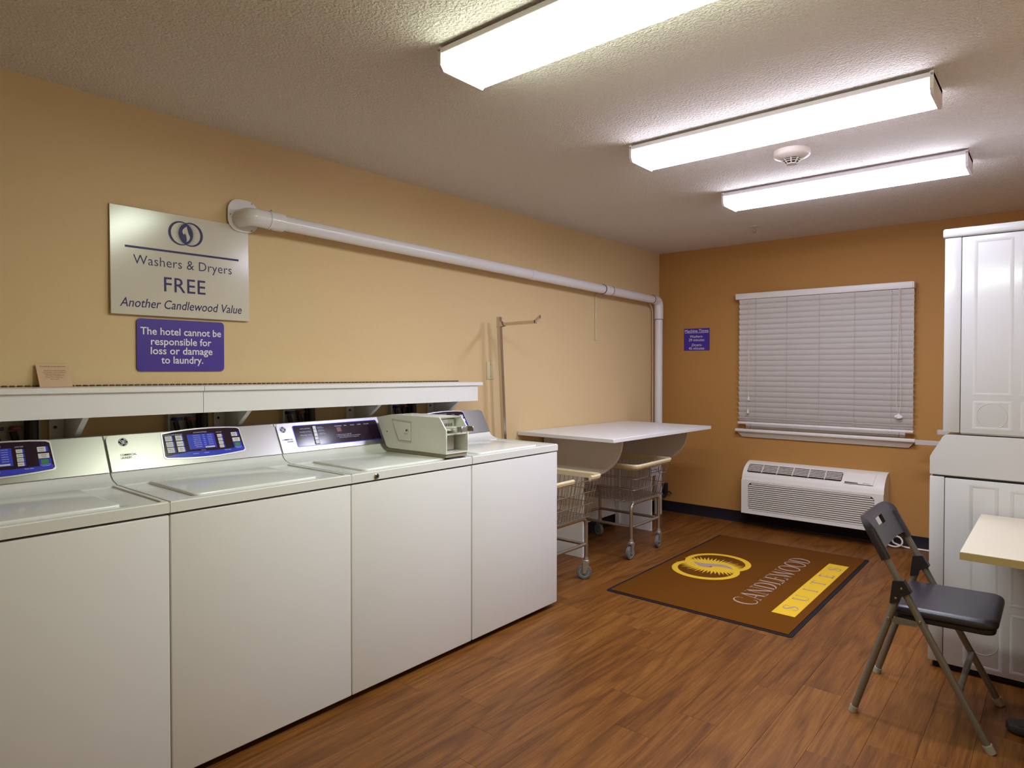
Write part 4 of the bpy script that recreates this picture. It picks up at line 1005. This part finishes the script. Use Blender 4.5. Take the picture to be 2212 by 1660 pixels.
for sd_ in (-1, 1):
    for iu in range(nu):
        for iv in range(nv):
            if hole(iu, iv): continue
            q = [G[sd_, iu, iv], G[sd_, iu+1, iv], G[sd_, iu+1, iv+1], G[sd_, iu, iv+1]]; mb.bm.faces.new(q if sd_ > 0 else q[::-1])
def rimq(a_, b_): mb.bm.faces.new((G[-1, a_[0], a_[1]], G[-1, b_[0], b_[1]], G[1, b_[0], b_[1]], G[1, a_[0], a_[1]]))
for iu in range(nu): rimq((iu, 0), (iu+1, 0)); rimq((iu+1, nv), (iu, nv))
for iv in range(nv): rimq((0, iv+1), (0, iv)); rimq((nu, iv), (nu, iv+1))
for iu in range(hu0, hu1): rimq((iu+1, hv0), (iu, hv0)); rimq((iu, hv1), (iu+1, hv1))
for iv in range(hv0, hv1): rimq((hu0, iv), (hu0, iv+1)); rimq((hu1, iv+1), (hu1, iv))
bk = obj('backrest', mb, 'chair_black', t)
for y in (YN, YF): obj('sleeve', MB().tube([b0+ub*(.002)+V((0, y, 0)), b0+ub*.12+V((0, y, 0))], .0175, 12), 'chair_black', bk)
# seat: padded cushion over a pan
def tilt(mb):
    for v in mb.bm.verts: v.co.z += .004*((v.co.x-2.62)/.17)
    return mb
st_ = obj('seat', tilt(loft(2.452, -2.833, .338, .392, .045, cushion(.419, .453, .010, .020), 7)), 'chair_black', t)
obj('seat_pan', tilt(loft(2.460, -2.825, .322, .376, .038, cushion(.398, .4185, .006, .003, 3), 7)), 'black_plastic', t)

# ------------------------------------------------------------------ table at the right
t = thing('laminate_table', (3.03, -2.59, 0), 'beige laminate table cut by the right edge, beside the chair', 'table')
tx0, tx1, ty0, ty1 = 2.690, 3.375, -2.985, -2.225
obj('tabletop', B((tx0+.001, ty0+.001, .699), (tx1-.001, ty1-.001, .7255), .0008, 1), 'table_top', t)
mb = MB()
for lo, hi in (((tx0, ty0, .6985), (tx0+.001, ty1, .7235)), ((tx1-.001, ty0, .6985), (tx1, ty1, .7235)), ((tx0+.001, ty0, .6985), (tx1-.001, ty0+.001, .7235)), ((tx0+.001, ty1-.001, .6985), (tx1-.001, ty1, .7235))): mb.box(lo, hi)
obj('edge_band', mb, 'table_edge', t)
pc = V((3.04, -2.62, 0))
obj('column', MB().lathe(pc+V((0, 0, .055)), [(0, 0), (.045, 0), (.037, .03), (.037, .63), (.06, .64), (0, .643)], 20), 'black_plastic', t)
for k in range(4):
    d = V((math.cos(k*math.pi/2), math.sin(k*math.pi/2), 0)); n = V((-d.y, d.x, 0)); e = pc+d*.195
    mb = MB().prism([pc+n*.035+V((0, 0, .03)), pc-n*.035+V((0, 0, .03)), e-n*.032+V((0, 0, .012)), e+n*.032+V((0, 0, .012))], (0, 0, .026))
    mb.lathe(e, [(0, .010), (.042, .010), (.042, .026), (.036, .036), (0, .040)], 20)
    lg = obj('base_prong', mb, 'black_plastic', t)
    obj('glide', MB().lathe(e, [(0, 0), (.016, 0), (.016, .010), (0, .010)], 12), 'chair_foot', lg)
obj('top_plate', B((pc.x-.16, pc.y-.16, .690), (pc.x+.16, pc.y+.16, .6985), .002, 1), 'black_plastic', t)

# ------------------------------------------------------------------ stacked dryers, side toward the camera
DY0, DY1 = -2.200, -1.515; DXB = 3.27
def ridge(mb, pts, w_=.007, h_=.0008):
    """soft raised bead pressed into the side sheet (along x/z at y = DY0)"""
    pts = [V((a_, DY0, b_)) for a_, b_ in pts]
    for p, q in zip(pts, pts[1:]):
        d = (q-p).normalized(); n = V((-d.z, 0, d.x)); e0 = p-d*w_*.5; e1 = q+d*w_*.5
        r0 = [e0+n*u+V((0, -v_, 0)) for u, v_ in ((-w_, .0), (-w_*.45, h_*.75), (0, h_), (w_*.45, h_*.75), (w_, 0))]; r1 = [x_+(e1-e0) for x_ in r0]
        A_ = [mb.bm.verts.new(x_) for x_ in r0]; B_ = [mb.bm.verts.new(x_) for x_ in r1]
        for k in range(4): mb.bm.faces.new((A_[k], A_[k+1], B_[k+1], B_[k]))
        mb.bm.faces.new(A_[::-1]); mb.bm.faces.new(B_)
def side_panel(parent, x0_, x1_, z0_, z1_, frames, circ):
    mb = MB().box((x0_, DY0, z0_), (x1_, DY0+.012, z1_), .003, 2)
    for fx0, fx1, fz0, fz1 in frames: ridge(mb, [(fx0, fz0), (fx1, fz0), (fx1, fz1), (fx0, fz1), (fx0, fz0)])
    p = obj('side_panel', mb, 'enamel_shiny', parent)
    cxx, czz, r = circ
    obj('vent_knockout', MB().tube([(cxx+r*math.cos(q*.17453), DY0+.0002, czz+r*math.sin(q*.17453)) for q in range(36)], .0012, 5, closed=True), 'box_white', p)
    return p
def dryer_front(parent, xf, z0_, z1_):
    zc_ = (z0_+z1_)/2; w_ = .46; h_ = min(.46, (z1_-z0_)*.6); yc_ = (DY0+DY1)/2
    P, Q = rrect(w_, h_, .05, 6)
    d = obj('door', MB().prism([(xf, yc_-w_/2+a_, zc_-h_/2+b_) for a_, b_ in P], (-.002, 0, 0)), 'enamel_shiny', parent)
    obj('door_handle', B((xf-.0045, yc_-w_/2+.02, zc_-.05), (xf-.002, yc_-w_/2+.045, zc_+.05), .001, 1), 'white_plastic', d)
t = thing('clothes_dryer', (2.9, -1.86, 0), 'lower white clothes dryer of the stack, standing on floor behind the table', 'dryer', 'stacked dryers')
obj('cabinet', B((2.556, DY0+.013, .03), (DXB, DY1, .866), .006, 2), 'enamel', t)
obj('front_frame', B((2.497, DY0+.001, .030), (2.5535, DY1-.001, .868), .005, 2), 'enamel_shiny', t)
side_panel(t, 2.5555, DXB, .030, .864, [(2.652, 2.742, .345, .838), (2.795, 2.96, .345, .828), (2.635, 2.762, .052, .300), (2.80, 2.96, .060, .300)], (2.697, .165, .058))
dryer_front(t, 2.497, .10, .80)
mb = MB().prism([(a_, DY0+.001, b_) for a_, b_ in ((2.497, .874), (2.497, .957), (2.508, .972), (2.546, 1.050), (2.560, 1.058), (DXB, 1.058), (DXB, .874))], (0, DY1-DY0-.002, 0))
bmesh.ops.bevel(mb.bm, geom=list(mb.bm.edges), offset=.003, segments=2, affect='EDGES')
ch = obj('control_head', mb, 'enamel_shiny', t)
obj('top_gasket', B((2.51, DY0+.006, .862), (DXB-.01, DY1-.006, .876)), 'dark_gap', t)
cp0 = V((2.5085, 0, .973)); cdv = (V((2.545, 0, 1.049))-cp0); cn = V((-cdv.z, 0, cdv.x)).normalized()
obj('control_panel', MB().prism([V((p.x, y_, p.z))+cn*.0005 for p, y_ in ((cp0, DY0+.15), (cp0, DY1-.15), (cp0+cdv*.9, DY1-.15), (cp0+cdv*.9, DY0+.15))], cn*.002), 'panel_black', t)
for a_ in (2.54, 3.2):
    for b_ in (DY0+.05, DY1-.05): obj('foot', MB().lathe((a_, b_, 0), [(0, 0), (.02, 0), (.02, .012), (.008, .014), (.008, .034), (0, .034)], 12), 'black_plastic', t)
obj('underside_shade', B((2.515, DY0+.018, .004), (DXB-.02, DY1-.02, .031)), 'dark_gap', t)  # shade below the dryer, put in as a near-black block
t = thing('clothes_dryer', (2.9, -1.86, 1.06), 'upper white clothes dryer stacked on top of the lower one', 'dryer', 'stacked dryers')
obj('cabinet', B((2.610, DY0+.013, 1.0605), (DXB, DY1, 1.928), .006, 2), 'enamel', t)
obj('front_frame', B((2.5455, DY0+.001, 1.068), (2.6075, DY1-.001, 1.931), .005, 2), 'enamel_shiny', t)
side_panel(t, 2.6095, DXB, 1.068, 1.929, [(2.660, 2.785, 1.240, 1.905), (2.826, 2.99, 1.240, 1.905), (2.660, 2.785, 1.092, 1.205), (2.826, 2.99, 1.092, 1.205)], (2.722, 1.148, .054))
dryer_front(t, 2.5455, 1.15, 1.85)
obj('top_cover', B((2.538, DY0-.004, 1.933), (DXB, DY1+.004, 1.972), .009, 4), 'enamel_shiny', t)
